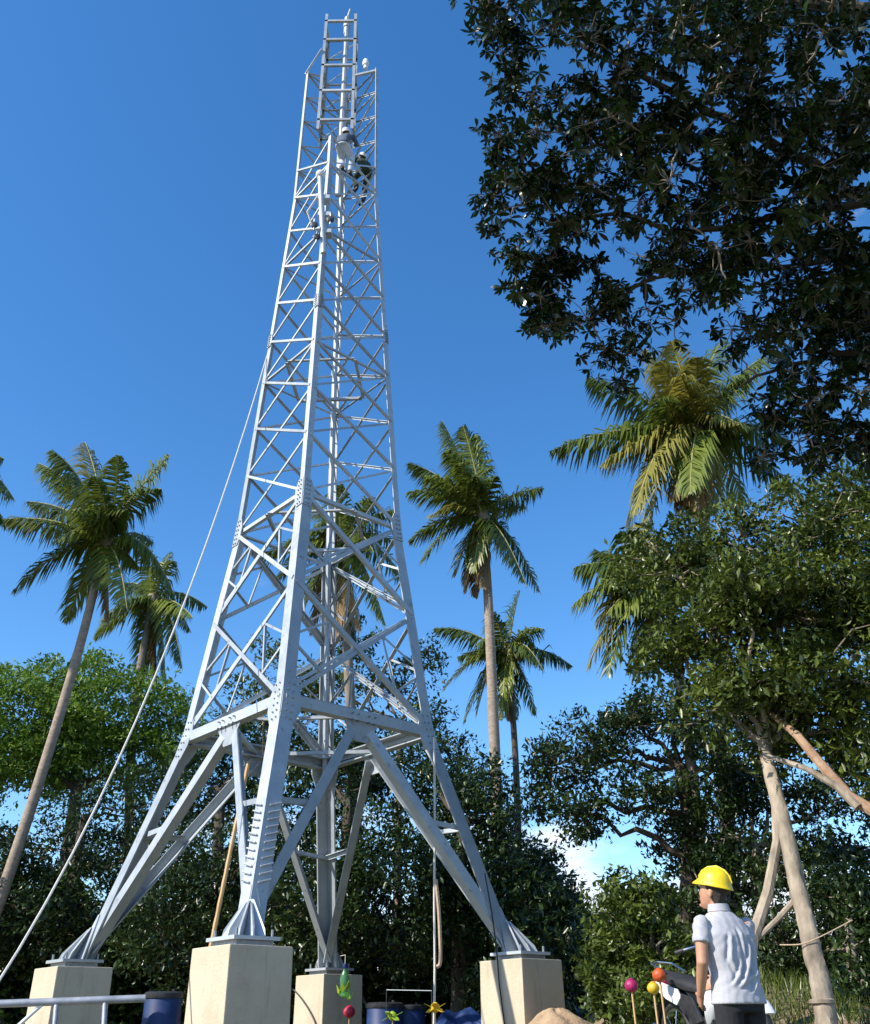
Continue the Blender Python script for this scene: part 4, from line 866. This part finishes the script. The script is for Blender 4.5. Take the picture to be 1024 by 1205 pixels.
# bamboo pole behind the near pedestal
A, B = P(246, 1125, 14.35), P(293, 896, 14.5); d = nrm(B - A); A = A - d*(A[2] - .0)/d[2]
L = np.linalg.norm(B - A); pts, rr = [], []
for i in range(1, 17):
    t = (i - .5)/16; pts += [A + (B - A)*(t - .025), A + (B - A)*t, A + (B - A)*(t + .025)]; rr += [.030, .035, .030]
tag(MB().tube([p - A for p in [A] + pts + [B]], [.031] + rr + [.026], 8).build('bamboo_pole', M['bamboo'], smooth=True, loc=A), 'thin tan bamboo pole leaning up behind a tower brace', 'pole')
heap('soil_heap', P(655, 1205, 14.2)*np.array([1, 1, 0]), 1.15, .93, 'heap of tan soil against the pedestal with the cable')

# trestle of grey pipe
A, B = P(-70, 1184, 9.6), P(171, 1175, 9.9); c0 = (A + B)/2; c0[2] = 0
tr = empty('pipe_trestle', c0, 'grey pipe trestle with splayed legs before the pedestal', 'trestle')
MB().tube([A - c0, B - c0], .033, 12).build('top_rail', M['pipe'], tr, smooth=True)
for t in (.12, .56, .80):
    m_ = A + (B - A)*t
    for s in (-1, 1):
        f_ = m_ + v3(.16*s + .05, -.36*s, 0); f_[2] = 0; MB().tube([m_ - c0 - EZ*.02, f_ - c0], .024, 10).build('leg', M['pipe'], tr, smooth=True)
m1, m2 = A + (B - A)*.12, A + (B - A)*.56; m1 = m1 - EZ*.02; m2 = m2*1.0; m2[2] *= .45
MB().tube([m1 - c0, m2 - c0], .018, 8).build('brace', M['white_paint'], tr, smooth=True)
m1 = A + (B - A)*.50; m2 = A + (B - A)*.22; m2[2] *= .5
MB().tube([m1 - c0, m2 - c0], .018, 8).build('brace', M['white_paint'], tr, smooth=True)

def drum(px, Y, label, h=.92, z=0, py=None, lid='dark_metal'):
    b = P(px, 1200, Y); b[2] = z; d_ = empty('plastic_drum', b, label, 'drum')
    MB().lathe([(.27, 0), (.285, .03), (.285, h*.30), (.297, h*.32), (.297, h*.35), (.285, h*.37), (.285, h*.63), (.297, h*.65), (.297, h*.68), (.285, h*.70), (.285, h*.95), (.26, h)], 28).build('barrel', M['blue_plastic'], d_, smooth=True)
    MB().lathe([(.30, h*.955), (.305, h*.97), (.305, h*1.01), (.27, h*1.03), (.02, h*1.03)], 28).build('lid', M[lid], d_, smooth=True)
    MB().tube([v3(.15, 0, h*1.02), v3(.15, 0, h*1.06)], .03, 10).build('bung', M['black'], d_)
drum(190, 16.5, 'blue plastic drum between the trestle pedestal and the bamboo pole', 1.22)
drum(452, 17.2, 'blue plastic drum beside the pedestal with the green bottle', 1.05)
drum(480, 17.6, 'blue plastic drum next to the hanging rope', 1.02)
# blue tarpaulin bundle
b = P(538, 1200, 16.8); b[2] = 0; rg = np.random.default_rng(3)
mb = MB(); mb.ball((0, 0, .45), (.62, .40, .40), 24); V = np.array(mb.v); V += .09*np.sin(V[:, [2, 0, 1]]*9 + 1) + .05*np.sin(V[:, [1, 2, 0]]*17); V[:, 2] = np.maximum(V[:, 2], 0) * 1.02; mb.v = [tuple(p) for p in V]
tag(mb.build('tarpaulin_bundle', M['blue_plastic'], smooth=False, loc=b), 'crumpled blue tarpaulin bundle behind the hanging rope', 'tarpaulin')
A, B = P(455, 1165, 15.6), P(508, 1166, 15.4); rl = empty('wire_rail', (A + B)/2*np.array([1, 1, 0]), 'thin pale wire rail on two rods under the hanging rope', 'rail'); c0 = (A + B)/2*np.array([1, 1, 0])
MB().tube([A - c0, B - c0], .006, 6).build('bar', ST, rl)
for q_ in (A, B): MB().tube([q_ - c0, q_*np.array([1, 1, 0]) - c0], .006, 6).build('rod', M['dark_metal'], rl)

# green bottle hanging before the far pedestal and coloured balls on sticks
bc = P(405, 1172, 17.72); bz = bc[2]; bc = bc*np.array([1, 1, 0])
bt = empty('plastic_bottle', bc + EZ*bz, 'translucent green plastic bottle with blue cap hanging by the pedestal', 'bottle')
MB().lathe([(.05, -.02), (.075, 0), (.078, .10), (.070, .13), (.078, .16), (.078, .27), (.055, .34), (.026, .39), (.024, .43)], 20).build('bottle_body', M['green_bottle'], bt, smooth=True)
MB().lathe([(.036, .415), (.038, .42), (.038, .48), (.034, .485)], 16).build('cap', M['blue_plastic'], bt, smooth=True)
MB().tube([v3(0, 0, .48), v3(0, .02, .62), v3(-.10, .22, .62)], .006, 6).build('string', M['rope'], bt)
for i in range(7):
    a_ = i*.9; MB().prism([(0, 0), (.05, .05), (0, .16), (-.05, .05)], .004, v3(.085*math.cos(a_), .085*math.sin(a_), -.10 + .03*i), nrm(v3(-math.sin(a_), math.cos(a_), .2)), nrm(v3(.35*math.cos(a_), .35*math.sin(a_), .9))).build('cut_petal', M['lime'], bt)
def ball_stick(px, py, Y, r, col, label, petals=0, z=0):
    c = P(px, py, Y); b = c.copy(); b[2] = z; o = empty('ball_ornament', b, label, 'ornament', 'coloured balls on sticks'); h = c[2] - z
    MB().tube([v3(0, 0, -.02), v3(.01, 0, h*.5), v3(0, 0, h)], .011, 6).build('stick', M['bamboo'], o)
    r *= .88; mb = MB().ball((0, 0, h), (r, r, r*.96), 18)
    V = np.array(mb.v); a_ = np.arctan2(V[:, 1], V[:, 0]); V[:, :2] *= (1 + .05*np.cos(a_*8))[:, None]; mb.v = [tuple(p) for p in V]
    mb.build('ball', M[col], o, smooth=True)
    MB().lathe([(r*.45, -r*.05), (r*.5, 0), (r*.3, r*.12), (.012, r*.16)], 12, (0, 0, h + r*.88)).build('knob', M[col], o, smooth=True)
    for i in range(petals):
        a_ = 2*math.pi*i/petals; MB().prism([(0, 0), (.05, .04), (.03, .12), (-.03, .12), (-.05, .04)], .006, v3(r*.6*math.cos(a_), r*.6*math.sin(a_), h), nrm(v3(-math.sin(a_), math.cos(a_), 0)), nrm(v3(math.cos(a_), math.sin(a_), .5*(-1)**i))).build('petal', M[col], o)
ball_stick(411, 1191, 17.5, .105, 'red', 'round red ball on a stick under the green bottle')
ball_stick(512, 1186, 14.6, .075, 'gold', 'yellow ruffled ball on a stick at the hanging rope', 8)
ball_stick(462, 1196, 15.0, .070, 'lime', 'small lime green ball on a stick before the blue drums', 6)
ball_stick(743, 1160, 10.4, .072, 'magenta', 'magenta ball on a stick before the round bush', 0)
ball_stick(769, 1163, 10.0, .064, 'gold', 'plain yellow ball on a stick beside the motorcycle')
ball_stick(776, 1148, 10.3, .074, 'orange', 'orange ball on a stick beside the motorcycle')

# ------------------------------------------------------------------ motorcycle parked behind the worker
mc0 = P(838, 1200, 10.0); mc0[2] = float(bank_h(mc0[0], mc0[1])) - .01
mo = empty('motorcycle', mc0, 'parked motorcycle with white side panels and dark seat behind the worker', 'motorcycle', rz=math.radians(-72))
def wheel(x, r):
    w = empty_part('wheel', mo, (x, 0, r))
    Rm = np.array(Matrix.Rotation(math.pi/2, 3, 'X'))
    prof = [(r - .035 + .035*math.cos(q), .045*math.sin(q)) for q in np.linspace(0, 2*math.pi, 13)]
    MB().lathe(prof, 36, (0, 0, 0), Rm, False).build('tyre', M['black'], w, smooth=True)
    MB().lathe([(r - .07, -.025), (r - .055, -.028), (r - .055, .028), (r - .07, .025), (r - .07, -.025)], 36, (0, 0, 0), Rm, False).build('rim', M['chrome'], w, smooth=True)
    hb = MB().tube([v3(0, -.07, 0), v3(0, .07, 0)], .035, 12)
    for i in range(14):
        a_ = 2*math.pi*i/14; hb.tube([v3(.03*math.cos(a_), .04*(-1)**i, .03*math.sin(a_)), v3((r - .06)*math.cos(a_ + .2), 0, (r - .06)*math.sin(a_ + .2))], .003, 4)
    hb.build('hub', M['chrome'], w)
def empty_part(name, parent, loc):
    o = MB().tube([v3(0, -.10, 0), v3(0, .10, 0)], .012, 8).build(name, M['dark_metal'], parent, loc=loc); return o
wheel(.62, .29); wheel(-.62, .29)
MB().tube([v3(.62, -.10, .29), v3(.50, -.10, .66), v3(.42, -.08, .94)], .022, 8).build('fork', M['chrome'], mo, smooth=True)
MB().tube([v3(.62, .10, .29), v3(.50, .10, .66), v3(.42, .08, .94)], .022, 8).build('fork', M['chrome'], mo, smooth=True)
fd = MB()
for rx_, nm in ((.62, 'front'), (-.62, 'rear')):
    arc = [(.33*math.cos(a_), .33*math.sin(a_)) for a_ in np.linspace(.5 if nm == 'front' else .35, 2.5 if nm == 'front' else 2.7, 12)]
    rg_ = [ring(v3(rx_ + x, 0, .29 + z), v3(0, 1, 0), nrm(v3(x, 0, z)), .062, .012, 10) for x, z in arc]
    MB().loft(rg_).build('mudguard', M['dark_metal'] if nm == 'rear' else M['white_paint'], mo, smooth=True)
MB().tube([v3(.42, 0, .90), v3(.20, 0, .62), v3(-.05, 0, .40), v3(-.35, 0, .55), v3(-.62, 0, .78)], .035, 10).build('frame', M['dark_metal'], mo, smooth=True)
MB().loft([ring(v3(.40, 0, .62), v3(0, 1, 0), v3(.5, 0, .8), .05, .16, 14), ring(v3(.28, 0, .62), v3(0, 1, 0), v3(.4, 0, .9), .14, .22, 14), ring(v3(.16, 0, .52), v3(0, 1, 0), v3(.2, 0, 1), .17, .20, 14), ring(v3(.10, 0, .40), v3(0, 1, 0), v3(.1, 0, 1), .12, .12, 14)]).build('leg_shield', M['white_paint'], mo, smooth=True)
MB().loft([ring(v3(.0, 0, .66), v3(0, 1, 0), EZ, .10, .05, 14), ring(v3(-.2, 0, .70), v3(0, 1, 0), EZ, .14, .07, 14), ring(v3(-.5, 0, .77), v3(0, 1, 0), EZ, .13, .06, 14), ring(v3(-.80, 0, .84), v3(0, 1, 0), EZ, .07, .035, 14)]).build('seat', M['black'], mo, smooth=True)
for s in (-1, 1): MB().prism([(.05, .40), (-.08, .60), (-.27, .64), (-.33, .53), (-.15, .36)], .03, v3(0, .125*s, 0), v3(1, 0, 0), v3(0, 0, 1)).build('engine_cover', M['dark_metal'], mo, bevel=.008)
for s in (-1, 1): MB().prism([(-.28, .60), (-.34, .68), (-.70, .77), (-.78, .72), (-.55, .60), (-.36, .54)], .03, v3(0, .13*s, 0), v3(1, 0, 0), v3(0, 0, 1)).build('side_panel', M['white_paint'], mo, bevel=.008)
MB().box(v3(.0, 0, .32), (.36, .22, .24)).build('engine', M['dark_metal'], mo, bevel=.03)
MB().tube([v3(.1, -.13, .26), v3(-.2, -.16, .24), v3(-.75, -.18, .36)], [.02, .035, .045], 10).build('exhaust', M['chrome'], mo, smooth=True)
MB().tube([v3(.24, -.36, .98), v3(.34, -.22, 1.02), v3(.40, -.08, .96), v3(.40, .08, .96), v3(.34, .22, 1.02), v3(.24, .36, .98)], .014, 8).build('handlebar', M['chrome'], mo, smooth=True)
for s in (-1, 1):
    MB().tube([v3(.25, .36*s, .98), v3(.20, .42*s, .96)], .020, 8).build('grip', M['black'], mo)
    mi = MB().ball(v3(.36, .24*s, 1.13), (.015, .06, .04), 12).build('mirror', M['dark_metal'], mo, smooth=True)
    MB().tube([v3(.33, .26*s, 1.01), v3(.36, .25*s, 1.06), v3(.36, .24*s, 1.10)], .008, 6).build('mirror_stalk', M['dark_metal'], mi)
MB().loft([ring(v3(.36, 0, .96), v3(0, 1, 0), EZ, .12, .09, 14), ring(v3(.46, 0, .95), v3(0, 1, 0), EZ, .12, .11, 14), ring(v3(.54, 0, .93), v3(0, 1, 0), EZ, .09, .085, 14)]).build('headlight_cowl', M['dark_metal'], mo, smooth=True)
MB().ball(v3(.53, 0, .93), (.03, .075, .07), 14).build('headlight', M['white_paint'], mo, smooth=True)
MB().box(v3(-.86, 0, .74), (.05, .16, .07)).build('tail_light', M['red'], mo, bevel=.012)
MB().tube([v3(-.55, -.12, .84), v3(-.80, -.12, .93), v3(-.90, 0, .95), v3(-.80, .12, .93), v3(-.55, .12, .84)], .012, 8).build('grab_rail', M['chrome'], mo, smooth=True)
MB().tube([v3(.0, .12, .22), v3(-.04, .26, .0)], .012, 6).build('side_stand', M['dark_metal'], mo)
# cord tied round the pale trunk
rope('tie_cord', [P(1003, 1083, 10.7), P(975, 1098, 10.62), P(945, 1112, 10.65), P(918, 1112, 10.9)], .007, M['tan_rope'], 'tan cord tied round the pale leaning trunk', 'cord')
